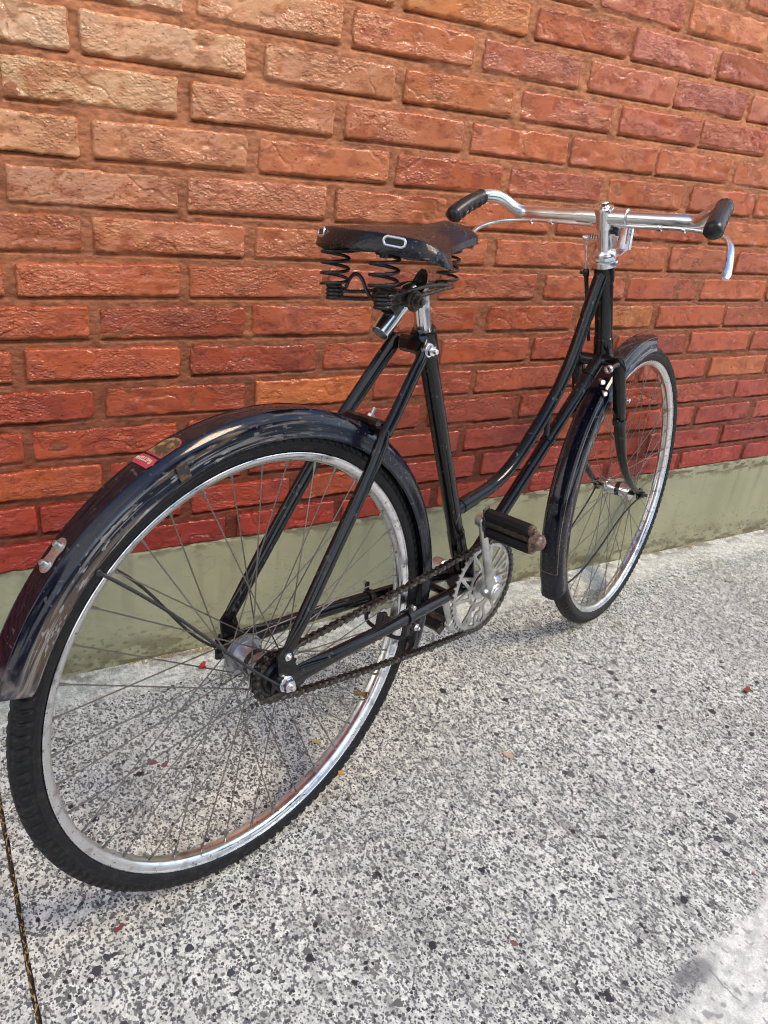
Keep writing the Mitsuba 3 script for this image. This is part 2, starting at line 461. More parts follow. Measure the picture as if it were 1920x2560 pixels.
bumped('pavement_concrete', ground_bump, 0.0012, 6e-4, base_color=mikit.proc(ground_color), roughness=0.75, specular=0.3)
bs('chip_slate', base_color=rgb(0.052, 0.056, 0.066), roughness=0.5)
bs('chip_grey', base_color=rgb(0.13, 0.132, 0.128), roughness=0.55)
bs('chip_dark', base_color=rgb(0.028, 0.028, 0.032), roughness=0.5)
bs('chip_red', base_color=rgb(0.20, 0.085, 0.085), roughness=0.6)
bs('soil', base_color=mikit.proc(lambda p, n, uv: mix((0.035, 0.028, 0.02), (0.10, 0.075, 0.045), fbm(p.x * 300, p.y * 300, p.z * 300, 3))), roughness=0.9)
bs('dry_straw', base_color=rgb(0.40, 0.29, 0.13), roughness=0.7)
bs('asphalt', base_color=mikit.proc(lambda p, n, uv: mix((0.04, 0.04, 0.042), (0.075, 0.075, 0.075), fbm(p.x * 70, p.y * 70, 0.0, 3))), roughness=0.85)
bs('kerb_stone', base_color=rgb(0.33, 0.33, 0.32), roughness=0.8)
bs('leaf_brown', base_color=rgb(0.20, 0.055, 0.02), roughness=0.6)
bs('leaf_tan', base_color=rgb(0.50, 0.38, 0.24), roughness=0.7)
bs('petal_red', base_color=rgb(0.45, 0.04, 0.035), roughness=0.5)
bs('petal_dark', base_color=rgb(0.17, 0.05, 0.05), roughness=0.6)
bs('filter_cork', base_color=rgb(0.55, 0.30, 0.075), roughness=0.6)
bs('leaf_olive', base_color=rgb(0.42, 0.38, 0.17), roughness=0.6)
bs('chip_white', base_color=rgb(0.70, 0.67, 0.60), roughness=0.7)

# ------------------------------------------------------------------ the wall
WO, WU, WN, WV = np.array([-0.17126, 0.5577, 0.0]), np.array([0.99989, 0.00002, 0.01463]), np.array([0.00017, 0.99991, -0.01307]), np.array([-0.01463, 0.01307, 0.99981])
Z0, PITCH, BH = 0.26117, 0.072563, 0.0575


def wall(a, b, depth):
    """(along, up, out of the wall) -> world."""
    a, b, depth = np.broadcast_arrays(np.asarray(a, float), np.asarray(b, float), np.asarray(depth, float))
    return WO + a[..., None] * WU + b[..., None] * WV - depth[..., None] * WN


def grid_faces(nx, ny):
    i, j = np.meshgrid(np.arange(ny - 1), np.arange(nx - 1), indexing='ij')
    q = np.stack([i * nx + j, i * nx + j + 1, (i + 1) * nx + j + 1, (i + 1) * nx + j], -1).reshape(-1, 4)
    return np.vstack([q[:, [0, 1, 2]], q[:, [0, 2, 3]]])


ROWS = [
 (17, [(1.528, 1.824), (1.84, 2.10)]),
 (16, [(0.869, 1.071), (1.087, 1.338), (1.357, 1.626), (1.646, 1.937)]),
 (15, [(0.351, 0.609), (0.629, 0.914), (0.936, 1.191), (1.205, 1.469), (1.484, 1.789), (1.806, 2.07)]),
 (14, [(-0.006, 0.23), (0.251, 0.51), (0.529, 0.793), (0.815, 1.069), (1.095, 1.354), (1.362, 1.615), (1.632, 1.916)]),
 (13, [(-0.156, 0.058), (0.074, 0.337), (0.37, 0.624), (0.647, 0.904), (0.928, 1.187), (1.209, 1.473), (1.481, 1.735), (1.756, 2.071)]),
 (12, [(-0.244, -0.053), (-0.04, 0.221), (0.242, 0.506), (0.528, 0.793), (0.814, 1.074), (1.085, 1.348), (1.356, 1.621), (1.64, 1.943)]),
 (11, [(-0.161, 0.063), (0.084, 0.341), (0.364, 0.63), (0.647, 0.907), (0.927, 1.193), (1.217, 1.47), (1.5, 1.749), (1.759, 2.08)]),
 (10, [(-0.267, -0.065), (-0.047, 0.22), (0.236, 0.5), (0.521, 0.774), (0.798, 1.059), (1.083, 1.299), (1.32, 1.59), (1.614, 1.93)]),
 (9, [(-0.164, 0.06), (0.077, 0.342), (0.362, 0.622), (0.64, 0.893), (0.921, 1.191), (1.216, 1.465), (1.481, 1.719), (1.748, 2.084)]),
 (8, [(-0.281, -0.064), (-0.046, 0.222), (0.239, 0.504), (0.518, 0.763), (0.784, 1.051), (1.079, 1.341), (1.354, 1.611), (1.633, 1.903), (1.922, 2.25)]),
 (7, [(-0.172, 0.065), (0.081, 0.347), (0.361, 0.621), (0.643, 0.892), (0.927, 1.185), (1.202, 1.464), (1.488, 1.752), (1.762, 2.084)]),
 (6, [(-0.294, -0.064), (-0.043, 0.221), (0.241, 0.502), (0.519, 0.791), (0.812, 1.062), (1.079, 1.336), (1.358, 1.625), (1.64, 1.899), (1.916, 2.249)]),
 (5, [(-0.19, 0.063), (0.084, 0.351), (0.372, 0.627), (0.645, 0.906), (0.92, 1.18), (1.195, 1.456), (1.475, 1.739), (1.76, 2.011), (2.031, 2.38)]),
 (4, [(-0.3, -0.058), (-0.043, 0.214), (0.237, 0.487), (0.506, 0.774), (0.8, 1.051), (1.071, 1.323), (1.345, 1.593), (1.618, 1.898), (1.911, 2.223)]),
 (3, [(-0.19, 0.071), (0.088, 0.347), (0.364, 0.609), (0.635, 0.895), (0.914, 1.167), (1.187, 1.443), (1.466, 1.743), (1.759, 2.005), (2.032, 2.351)]),
 (2, [(-0.294, -0.047), (-0.042, 0.221), (0.242, 0.458), (0.482, 0.701), (0.728, 0.956), (0.981, 1.248), (1.27, 1.555), (1.58, 1.888), (1.911, 2.236)]),
 (1, [(-0.181, 0.025), (0.047, 0.315), (0.342, 0.572), (0.592, 0.835), (0.859, 1.127), (1.154, 1.418), (1.442, 1.727), (1.747, 2.031), (2.047, 2.364)])]


def tone(row, u, rng):
    """Brick colour: deep red low, orange high, with upper-left glare painted in as peach."""
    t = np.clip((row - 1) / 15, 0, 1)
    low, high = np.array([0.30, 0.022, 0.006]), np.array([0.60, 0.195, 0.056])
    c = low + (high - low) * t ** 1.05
    k = rng.random()
    if k < 0.20:
        c = c * (np.array([1.25, 1.75, 1.2]) if row < 8 else np.array([1.06, 1.10, 1.02]))
    elif k < 0.42:
        c = c * np.array([0.86, 0.74, 0.74])
    c = c * (0.88 + 0.24 * rng.random())
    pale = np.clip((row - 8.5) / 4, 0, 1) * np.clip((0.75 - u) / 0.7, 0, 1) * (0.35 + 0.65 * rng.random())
    c = c * (1 - 0.62 * pale) + np.array([0.82, 0.53, 0.27]) * 0.62 * pale  # sheen on the upper-left bricks, mixed into their colour
    if row >= 11 and u > 0.8:
        c = c * np.array([0.97, 0.90, 1.0 + min(0.9, 0.16 * (row - 10)) * rng.random()])
    return c


def brick_mesh(u0, u1, v0, v1, row, rng, seed, coarse=False):
    L, H = u1 - u0, v1 - v0
    m = 0.004
    fx, fy = (0.0027, 0.0027)
    ex = np.r_[-m, -m * 0.45, 0, 0.0016, 0.0034, 0.006]
    xs = np.unique(np.round(np.r_[ex, np.linspace(0.009, L - 0.009, max(3, int(L / fx))), L - ex], 6))
    ys = np.unique(np.round(np.r_[ex, np.linspace(0.009, H - 0.009, max(3, int(H / fy))), H - ex], 6))
    X, Y = np.meshgrid(xs, ys)
    sk = (rng.random() - 0.5) * 0.006
    P = np.stack([X + u0, Y + v0, np.full_like(X, seed * 3.17)], -1)
    wob = (meshkit.fbm(P * [38, 38, 1], 3, 3) - 0.5) * 0.0060 + (meshkit.fbm(P * [140, 140, 1], 2, 5) - 0.5) * 0.0028
    rc = 0.003 + 0.007 * rng.random()
    yy = Y - H / 2 + sk * (X / L - 0.5)
    dx, dy = np.abs(X - L / 2) - (L / 2 - rc), np.abs(yy) - (H / 2 - rc)
    sd = np.hypot(np.maximum(dx, 0), np.maximum(dy, 0)) + np.minimum(np.maximum(dx, dy), 0) - rc + wob
    prof = np.clip(-sd / 0.0042, -1.4, 1)
    prof = np.where(prof > 0, np.sqrt(np.clip(1 - (1 - prof) ** 2, 0, 1)), prof * 1.4)
    proud = 0.0078 + 0.0026 * rng.random()
    amp, fine, st = 0.5 + 0.9 * rng.random(), 0.25 + 1.2 * rng.random() ** 1.5, rng.choice([(18, 30), (30, 14), (12, 44), (22, 22)])
    relief = (meshkit.fbm(P * [*st, 1], 3, 11) - 0.5) * 0.0040 * amp + (meshkit.fbm(P * [110, 150, 1], 3, 13) - 0.5) * 0.0022 * fine * np.clip((meshkit.fbm(P * [11, 16, 1], 2, 15) - 0.25) / 0.35, 0.1, 1)
    # the odd gouge and chip
    for _ in range(rng.randint(1, 5)):
        gx, gy, gr = rng.random() * L, rng.random() * H, 0.006 + 0.014 * rng.random()
        relief = relief - 0.0026 * np.exp(-(((X - gx) / gr) ** 2 + ((Y - gy) / (gr * 0.5)) ** 2))
    depth = -0.010 + (proud + 0.010) * np.clip(prof, -1, 1) + relief * np.clip(prof, 0, 1)
    depth = np.where(prof < 0, -0.010 + prof * 0.008, depth)
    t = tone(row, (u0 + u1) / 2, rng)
    n1, n2, n3 = meshkit.fbm(P * [22, 30, 1], 4, 21), meshkit.fbm(P * [38, 60, 1], 4, 23), meshkit.fbm(P * [8, 10, 1], 3, 25)
    col = t[None, None] * (0.80 + 0.40 * n1)[..., None]
    crease = np.clip((0.47 - n2) / 0.12, 0, 1)[..., None]
    col = col * (1 - 0.30 * crease * np.array([0.75, 1.0, 1.0]))
    glint = np.clip((row - 7) / 7.0, 0, 1) * np.clip((0.75 - (P[..., 0])) / 0.9, 0.10, 1) * np.clip((n2 - 0.40) / 0.12, 0, 1) * np.clip((n3 - 0.25) / 0.3, 0, 1)
    col = col * (1 - 0.6 * glint[..., None]) + np.array([0.72, 0.50, 0.33]) * (0.6 * glint[..., None])  # whitish glints painted into the vertex colour, strongest at upper left
    ember = np.clip((n3 - 0.56) / 0.12, 0, 1)[..., None] * 0.5
    col = col * (1 - ember) + np.minimum(col * np.array([1.14, 1.28, 1.1]), [0.75, 0.5, 0.36]) * ember
    v = wall(X + u0, Y + v0, depth).reshape(-1, 3)
    return trimesh.Trimesh(v, grid_faces(len(xs), len(ys)), process=False), np.clip(col.reshape(-1, 3), 0, 1)


labels['brick_wall'] = {'label': 'red and orange painted brick wall with an olive green rendered plinth behind the bicycle', 'category': 'wall'}
brng = random.Random(11)
for row, spans in ROWS:
    vb = Z0 + PITCH * (row - 1)
    for a, b in spans:
        off = (brng.random() - 0.5) * 0.003
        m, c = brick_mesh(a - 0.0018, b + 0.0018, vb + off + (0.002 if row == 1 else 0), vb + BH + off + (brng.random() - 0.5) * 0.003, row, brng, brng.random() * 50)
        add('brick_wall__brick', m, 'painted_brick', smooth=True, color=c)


def mortar_color(P, b):
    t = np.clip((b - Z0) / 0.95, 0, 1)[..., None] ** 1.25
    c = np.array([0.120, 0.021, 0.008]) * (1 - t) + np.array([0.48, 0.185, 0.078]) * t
    n = meshkit.fbm(P * [24, 40, 1], 4, 31)[..., None]
    n2 = meshkit.fbm(P * [7, 12, 1], 3, 33)[..., None]
    n3 = meshkit.fbm(P * [130, 190, 1], 3, 35)[..., None]
    return np.clip(c * (0.30 + 0.55 * n + 0.50 * n2 + 0.80 * (n3 - 0.3)), 0, 1)


us, vs = np.linspace(-0.36, 2.42, 840), np.linspace(Z0 - 0.004, Z0 + 17 * PITCH + 0.03, 520)
X, Y = np.meshgrid(us, vs)
P = np.stack([X, Y, X * 0], -1)
dep = 0.0050 + (meshkit.fbm(P * [9, 14, 1], 3, 41) - 0.5) * 0.0080 + (meshkit.fbm(P * [70, 120, 1], 3, 43) - 0.5) * 0.0045
for row, spans in ROWS:         # the mortar has shrunk away beneath the bricks
    under = np.clip(1 - np.abs(Y - (Z0 + PITCH * (row - 1)) + 0.0022) / 0.0036, 0, 1)
    along = np.clip(np.max([np.minimum(X - a_, b_ - X) for a_, b_ in spans], 0) / 0.006, 0, 1)
    dep -= 0.0125 * under * along * np.clip((meshkit.fbm(P * [7, 1, 1] + row * 3.7, 3, 45) - 0.30) / 0.2, 0, 1)
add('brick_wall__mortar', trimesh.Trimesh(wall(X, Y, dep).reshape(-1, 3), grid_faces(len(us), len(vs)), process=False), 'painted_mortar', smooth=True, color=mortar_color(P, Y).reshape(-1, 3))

us, vs = np.linspace(-1.6, 3.9, 700), np.r_[np.linspace(-0.09, 0.25, 56), 0.2575, Z0 + 0.001, Z0 + 0.0045]
X, Y = np.meshgrid(us, vs)
P = np.stack([X, Y, X * 0], -1)
dep = 0.0075 + (meshkit.fbm(P * [5, 7, 1], 3, 51) - 0.5) * 0.005
dep[-2] -= 0.0015
dep[-1] -= 0.018
Yv = Y + np.where(Y > 0.255, (meshkit.fbm(P * [20, 0.1, 1], 3, 53) - 0.5) * 0.006, 0)
add('brick_wall__plinth', trimesh.Trimesh(wall(X, Yv, dep).reshape(-1, 3), grid_faces(len(us), len(vs)), process=False), 'plinth_render', smooth=True, label='olive green rendered plinth with dirty lower edge')
# the rest of the wall, outside the photograph's frame
v, f, cols = [], [], []
orng = random.Random(5)
for row in range(1, 31):
    vb = Z0 + PITCH * (row - 1)
    u = -1.6 + (0.141 if row % 2 else 0)
    spans = dict(ROWS).get(row)
    lo, hi = (spans[0][0], spans[-1][1]) if spans else (9, -9)
    while u < 3.8:
        if u + 0.262 < lo - 0.012 or u > hi + 0.012:
            a, b, d0, e = u, u + 0.262, 0.009 + 0.002 * orng.random(), 0.004
            k = len(v)
            for dd, g in ((-0.010, 0), (d0 - 0.003, 0), (d0, e)):
                v += [(a + g, vb + g, dd), (b - g, vb + g, dd), (b - g, vb + BH - g, dd), (a + g, vb + BH - g, dd)]
            for s in (0, 4):
                for j in range(4):
                    p, q = k + s + j, k + s + (j + 1) % 4
                    f += [(p, q, q + 4), (p, q + 4, p + 4)]
            f += [(k + 8, k + 9, k + 10), (k + 8, k + 10, k + 11)]
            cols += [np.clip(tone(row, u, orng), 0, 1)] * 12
        u += 0.283
v = np.array(v)
add('brick_wall__far_bricks', trimesh.Trimesh(wall(v[:, 0], v[:, 1], v[:, 2]), f, process=False), 'painted_brick', smooth=True, color=np.array(cols), kind='stuff')
us, vs = np.linspace(-1.6, 3.9, 111), np.linspace(Z0, Z0 + 30 * PITCH, 61)
X, Y = np.meshgrid(us, vs)
P = np.stack([X, Y, X * 0], -1)
add('brick_wall__backing', trimesh.Trimesh(wall(X, Y, X * 0 - 0.0125).reshape(-1, 3), grid_faces(len(us), len(vs)), process=False), 'painted_mortar', smooth=True, color=mortar_color(P, Y).reshape(-1, 3))


# ------------------------------------------------------------------ the ground
def sheet(poly, z, depth=0.05):
    m = trimesh.creation.extrude_polygon(poly, depth, engine='earcut')
    m.apply_translation((0, 0, z - depth))
    return m


JX = -0.3485
xs = np.linspace(JX + 0.0035, 6.0, 160)
rn = np.array([meshkit.fbm(np.array([x * 30, 0.3, 0]), 3, 61) - 0.5 for x in xs]) * 0.006
sl = np.interp(xs, [-0.35, -0.205, 0.895, 1.315, 1.959, 6], [0.492, 0.489, 0.432, 0.428, 0.403, 0.30]) + rn
gj = np.linspace(0.60, -2.4, 200)
jn = np.array([meshkit.fbm(np.array([y * 60, 7.3, 0]), 3, 63) - 0.5 for y in gj]) * 0.004
pave = Polygon([(JX + 0.0035 + n, y) for y, n in zip(gj, jn) if y < 0.488] + [(6.0, -2.4)] + [(x, y - 0.0007) for x, y in zip(xs[::-1], sl[::-1])]).buffer(0)
add('pavement', sheet(pave, 0.0), 'pavement_concrete', smooth=False, label='speckled grey concrete pavement', category='pavement', kind='structure')
strip = Polygon([(x, y + 0.0007) for x, y in zip(xs, sl)] + [(6.0, 0.62), (xs[0], 0.62)]).buffer(0)
add('cement_strip', sheet(strip, 0.0012), 'pavement_concrete', smooth=False, label='smooth pale cement strip along the foot of the wall', category='pavement', kind='structure')
slab = Polygon([(JX - 0.0035 + n, y) for y, n in zip(gj, jn)] + [(-5, -2.4), (-5, 0.62), (JX - 0.0035, 0.62)]).buffer(0)
add('pavement', sheet(slab, 0.0008), 'pavement_concrete', smooth=False, label='next pavement slab beyond the joint at the left edge', category='pavement', kind='structure')
add('ground', sheet(sbox(-80, -80, 80, 40), -0.14, 0.2), 'asphalt', smooth=False, label='dark asphalt roadway', category='road', kind='structure')
add('kerb', rbox((11.0, 0.12, 0.2), 0.008, trans(0.5, -2.462, -0.102)), 'kerb_stone', smooth=False, label='stone kerb along the pavement edge', category='kerb', kind='structure')
add('pavement__soil', sheet(sbox(JX - 0.008, -2.4, JX + 0.008, 0.6), -0.006, 0.02), 'soil', smooth=False)
sv = []
srng = random.Random(3)
for k in range(150):
    y = -0.55 + 0.95 * srng.random()
    a = math.pi / 2 + (srng.random() - 0.5) * 1.5
    L = 0.003 + 0.008 * srng.random()
    c = np.array([JX + (srng.random() - 0.5) * 0.006, y, -0.003 + 0.004 * srng.random()])
    dv = np.array([math.cos(a), math.sin(a), (srng.random() - 0.5) * 0.4]) * L / 2
    sv.append(tube([c - dv, c + dv], 0.0004 + 0.0006 * srng.random(), 5))
add('pavement__joint_litter', cat(*sv), 'dry_straw', smooth=False, kind='stuff')

# inlaid stone chips: the larger ones each on its own, the rest as one mass
crng = random.Random(21)


def chip(x, y, r, sink=0.0):
    k = crng.randint(6, 9)
    st, an = 0.55 + 0.6 * crng.random(), crng.random() * math.pi
    a = np.sort([2 * math.pi * (i + 0.7 * (crng.random() - 0.5)) / k for i in range(k)])
    rr = np.array([r * (0.72 + 0.45 * crng.random()) for _ in range(k)])
    px, py = rr * np.cos(a), rr * np.sin(a) * st
    ca, sa = math.cos(an), math.sin(an)
    o = np.c_[px * ca - py * sa, px * sa + py * ca]
    z = 0.0006 - sink
    V = np.vstack([np.c_[o, np.full(k, -0.002)], np.c_[o, np.full(k, z - 0.0003)], np.c_[o * 0.86, np.full(k, z)], [[0, 0, z + 0.0001]]]) + [x, y, 0]
    F = []
    for s in (0, 1):
        for j in range(k):
            p, q = s * k + j, s * k + (j + 1) % k
            F += [(p, q, q + k), (p, q + k, p + k)]
    F += [(2 * k + j, 2 * k + (j + 1) % k, 3 * k) for j in range(k)]
    return trimesh.Trimesh(V, F, process=False)


def in_rough(x, y):
    return y < 0.45 and not (x > 0.38 and y < -0.49 + 0.26 * max(x - 0.46, 0)) and abs(x - JX) > 0.014


tints = ['chip_slate', 'chip_slate', 'chip_grey', 'chip_dark', 'chip_dark', 'chip_grey']
made = 0
while made < 250:
    x, y = -0.45 + 1.75 * crng.random(), -0.60 + 0.85 * crng.random() ** 1.3
    if not in_rough(x, y) or (x > 0.9 and y < -0.35):
        continue
    r = 0.0044 + 0.0046 * crng.random() ** 2.2
    add('pavement__stone_chip', chip(x, y, r), 'chip_red' if crng.random() < 0.03 else crng.choice(tints), smooth=False)
    made += 1
small = [[], [], []]
while sum(map(len, small)) < 6800:
    x, y = -0.5 + 2.2 * crng.random() ** 1.25, -0.62 + 1.08 * crng.random()
    if in_rough(x, y):
        small[crng.randint(0, 2)].append(chip(x, y, 0.0015 + 0.0027 * crng.random() ** 1.5, 0.0003))
for ms, t in zip(small, ('chip_slate', 'chip_grey', 'chip_dark')):
    add('pavement__fine_chips', cat(*ms), t, smooth=False, kind='stuff')

# ------------------------------------------------------------------ the bicycle
LEAN, STEER = 0.062909, 0.094355
BODY = rotm((0, 0, 1), 0.29794) @ rotm((1, 0, 0), -LEAN)
HT, HB = np.array([0.86137787, 0.0, 0.90823958]), np.array([0.92869944, 0.0, 0.72158559])
HAX = (HT - HB) / np.linalg.norm(HT - HB)
FRONT = BODY @ trimesh.transformations.rotation_matrix(STEER, HAX, HB)
WB, RT, BB = 1.1724, 0.357, np.array([0.5101, 0.0, 0.3286])
labels['bicycle'] = {'label': 'old black step-through bicycle leaning on the brick wall with worn saddle and chrome handlebar', 'category': 'bicycle'}
B = 'bicycle__'


def part(key, mesh, bsdf, front=False, **k):
    return add(B + key, mesh, bsdf, FRONT if front else BODY, **k)


# frame
part('frame__seat_tube', cat(bar((0.3165, 0, 0.820), (0.5035, 0, 0.345), 0.0150, 24), lathe([(0, 0.0153), (0.002, 0.0164), (0.06, 0.0164), (0.065, 0.0153)], (0.466, 0, 0.441), (0.491, 0, 0.377))), 'black_paint')
part('frame__seat_lug', cat(lathe([(0, 0.0135), (0, 0.0185), (0.004, 0.0195), (0.045, 0.0190), (0.052, 0.0152)], (0.3168, 0, 0.8205), (0.3358, 0, 0.772), 32),
                            rbox((0.030, 0.046, 0.026), 0.006, trans(0.296, 0, 0.800)), rbox((0.02, 0.018, 0.034), 0.004, trans(0.303, 0, 0.803))), 'black_paint')
loop = spline([(0.452, 0, 0.482), (0.506, 0, 0.4935), (0.555, 0, 0.503), (0.602, 0, 0.5195), (0.648, 0, 0.550), (0.701, 0, 0.599), (0.744, 0, 0.647), (0.784, 0, 0.705), (0.813, 0, 0.772), (0.836, 0, 0.835), (0.861, 0, 0.893)], 60)
part('frame__loop_tube', cat(tube(loop, 0.0128, 20), tube(loop[50:59], 0.0140, 20), tube(loop[2:7], 0.0142, 20)), 'black_paint')
part('frame__down_tube', cat(bar((0.935, 0, 0.732), (0.515, 0, 0.345), 0.0130, 20), bar((0.930, 0, 0.7275), (0.878, 0, 0.680), 0.0146, 20)), 'black_paint')
part('frame__tube_bridge', cat(cyl((0.744, 0, 0.575), (0.735, 0, 0.625), 0.006, 16), lathe([(0, 0.0134), (0.001, 0.0150), (0.012, 0.0150), (0.013, 0.0134)], (0.757, 0, 0.5685), (0.748, 0, 0.5605))), 'black_paint')
part('frame__head_tube', lathe([(0, 0.012), (0, 0.0190), (0.003, 0.0200), (0.020, 0.0200), (0.036, 0.0197), (0.038, 0.0182), (0.155, 0.0182), (0.157, 0.0198), (0.19, 0.0203), (0.196, 0.0195), (0.196, 0.012)], HT, HB, 36), 'black_paint')
part('frame__bottom_bracket', cat(cyl(BB + [0, -0.036, 0], BB + [0, 0.036, 0], 0.0225, 32, 0.002), bar(BB + [-0.03, 0, 0.001], BB + [0, 0, 0], 0.017)), 'black_paint')


def side(pts, s):
    return [(x, s * y, z) for x, y, z in pts]


for s in (-1, 1):
    up = side([(0.294, 0.0295, 0.806), (0.285, 0.0325, 0.794), (0.262, 0.0365, 0.766), (0.225, 0.0420, 0.720), (0.196, 0.0455, 0.686)], s)
    lowp = side([(0.193, 0.0485, 0.694), (0.172, 0.0525, 0.655), (0.128, 0.057, 0.590), (0.066, 0.0615, 0.500), (0.020, 0.0645, 0.432), (0.000, 0.0655, 0.402)], s)
    m = cat(tube(spline(up, 20), np.interp(np.linspace(0, 1, 20), [0, 0.2, 1], [0.0045, 0.0070, 0.0086]), 16, np.interp(np.linspace(0, 1, 20), [0, 0.15, 1], [0.0110, 0.0120, 0.0110])),
            tube(spline(lowp, 30), np.interp(np.linspace(0, 1, 30), [0, 0.05, 0.85, 1], [0.006, 0.0092, 0.0092, 0.0038]), 16, np.interp(np.linspace(0, 1, 30), [0, 0.05, 0.7, 1], [0.007, 0.0112, 0.0108, 0.0095])))
    part('frame__seat_stay', m, 'black_paint')
    cs = side([(-0.002, 0.0645, 0.357), (0.03, 0.0635, 0.358), (0.06, 0.0615, 0.3575), (0.15, 0.056, 0.3525), (0.28, 0.046, 0.3440), (0.40, 0.035, 0.336), (0.495, 0.025, 0.3295)], s)
    m = tube(spline(cs, 40), np.interp(np.linspace(0, 1, 40), [0, 0.08, 0.2, 1], [0.0032, 0.004, 0.0098, 0.0108]), 16, np.interp(np.linspace(0, 1, 40), [0, 0.08, 0.2, 1], [0.015, 0.0155, 0.0120, 0.0110]))
    ear = Polygon([(-0.022, 0.366), (-0.022, 0.342), (0.0, 0.337), (0.035, 0.342), (0.05, 0.356), (0.02, 0.372), (0.009, 0.408), (-0.004, 0.414), (-0.013, 0.404), (-0.010, 0.372)]).buffer(0.002)
    ear = ear.difference(Point(0.026, 0.366).buffer(0.0035))
    m2 = extrude_side(ear, (-0.0625 if s < 0 else 0.0665), 0.004)
    part('frame__chain_stay', cat(m, m2), 'black_paint')
part('frame__stay_bridge', bar((0.196, -0.047, 0.690), (0.196, 0.047, 0.690), 0.0070, 14), 'black_paint')
part('frame__stay_bridge', bar((0.425, -0.033, 0.334), (0.425, 0.033, 0.334), 0.007, 14), 'black_paint')
part('frame__bridge_plate', rbox((0.030, 0.074, 0.016), 0.005, trans(0.203, 0, 0.692) @ rotm((0, 1, 0), 0.5)), 'black_paint')
for s in (-1, 1):
    part('frame__stay_bolt', cat(cyl((0.288, s * 0.034, 0.797), (0.288, s * 0.040, 0.797), 0.0105, 24), hexnut((0.288, s * 0.040, 0.797), (0.288, s * 0.0465, 0.797), 0.0085), cyl((0.288, s * 0.046, 0.797), (0.288, s * 0.054, 0.797), 0.0040, 14)), 'chrome')
    part('frame__stay_bolt', cat(hexnut((0.001, s * 0.066, 0.402), (0.001, s * 0.072, 0.402), 0.0068), cyl((0.001, s * 0.071, 0.402), (0.001, s * 0.075, 0.402), 0.0030, 12)), 'chrome')
part('frame__guard_bolt', cat(cyl((0.204, -0.004, 0.694), (0.215, -0.004, 0.713), 0.0026, 10), hexnut((0.206, -0.004, 0.698), (0.2095, -0.004, 0.704), 0.0056)), 'alloy')

# seat pin: post, mitred top and the open tube that carries the saddle clamp
ax = np.array([0.293, 0, 0.905]) - np.array([0.3165, 0, 0.820])
ax /= np.linalg.norm(ax)
p0 = np.array([0.318, 0, 0.815])
post = tube([p0 + ax * t for t in np.linspace(0, 0.1, 12)], 0.0133, 28, caps=False)
bore = tube([p0 + ax * t for t in np.linspace(0.02, 0.1, 12)], 0.0116, 28, caps=False)
bore.invert()
for m_ in (post, bore):     # cut both walls off on the slant, apex to the front
    pv = np.array(m_.vertices)
    h = (pv - p0) @ ax
    fwd = np.cross((0, 1, 0), ax)
    lim = 0.0760 + 1.35 * ((pv - p0) @ fwd)
    pv -= np.outer(np.maximum(h - lim, 0), ax)
    m_.vertices = pv
part('seat_pin__post', post, 'nickel')
part('seat_pin__bore', bore, 'grimy_iron')
e0, e1 = np.array([0.2185, 0, 0.8205]), np.array([0.291, 0, 0.893])
L = np.linalg.norm(e1 - e0)
part('seat_pin__arm', lathe([(0.045, 0.0001), (0.030, 0.0118), (0.0, 0.0124), (0, 0.0136), (0.0006, 0.0139), (L - 0.024, 0.0139), (L - 0.012, 0.008), (L - 0.012, 0.0001)], e0, e1, 28), 'nickel')

# saddle
per = np.array([(0.148, 0.0, 0.961, 0.023), (0.154, 0.038, 0.961, 0.023), (0.169, 0.070, 0.959, 0.024), (0.188, 0.093, 0.955, 0.024), (0.210, 0.103, 0.947, 0.023), (0.244, 0.093, 0.936, 0.0165), (0.270, 0.072, 0.940, 0.013),
                (0.296, 0.053, 0.944, 0.010), (0.328, 0.041, 0.947, 0.009), (0.364, 0.034, 0.953, 0.009), (0.396, 0.024, 0.957, 0.010), (0.411, 0.0, 0.958, 0.011)])
full = np.vstack([per, per[-2:0:-1] * [1, -1, 1, 1]])
sarc = np.r_[0, np.cumsum(np.linalg.norm(np.diff(np.vstack([full, full[:1]])[:, :2], axis=0), axis=1))]
ring = CubicSpline(sarc, np.vstack([full, full[:1]]), bc_type='periodic')(np.linspace(0, sarc[-1], 161)[:-1])
sx = np.clip(ring[:, 0], 0.205, 0.375)
spz = np.interp(sx, [0.2, 0.26, 0.31, 0.345, 0.375], [0.9655, 0.9655, 0.9705, 0.9755, 0.9720])
rows_ = []
for f in np.linspace(0, 1, 15):
    g = f ** 0.8
    gz = g ** np.interp(ring[:, 0], [0.2, 0.25, 0.34, 0.42], [1.7, 1.9, 1.9, 2.0])
    z = spz * (1 - gz) + (ring[:, 2]) * gz
    rows_.append(np.c_[sx * (1 - g) + ring[:, 0] * g, ring[:, 1] * g, z])
c0 = np.c_[sx, 0 * sx, spz]
out = ring[:, :2] - c0[:, :2]
out /= np.linalg.norm(out, axis=1, keepdims=True)
of = np.interp(ring[:, 0], [0.22, 0.29], [1.0, 0.30])[:, None]
for k, (o, dz) in enumerate([(0.0020, -0.0012), (0.0044, -0.0045), (0.0072, -0.0095), (0.0096, -0.0150), (0.0120, -1.0), (0.0096, -1.0), (0.005, -0.014), (-0.002, -0.005)]):
    d = np.where(dz == -1.0, -ring[:, 3], np.maximum(dz, -ring[:, 3] + 0.001))
    rows_.append(np.c_[ring[:, :2] + out * o * of, ring[:, 2] + d])
rows_.append(np.c_[sx * 0.5 + ring[:, 0] * 0.5, ring[:, 1] * 0.5, spz - 0.006])
V = np.array(rows_)
k, n = V.shape[:2]
i, j = np.meshgrid(np.arange(k - 1), np.arange(n), indexing='ij')
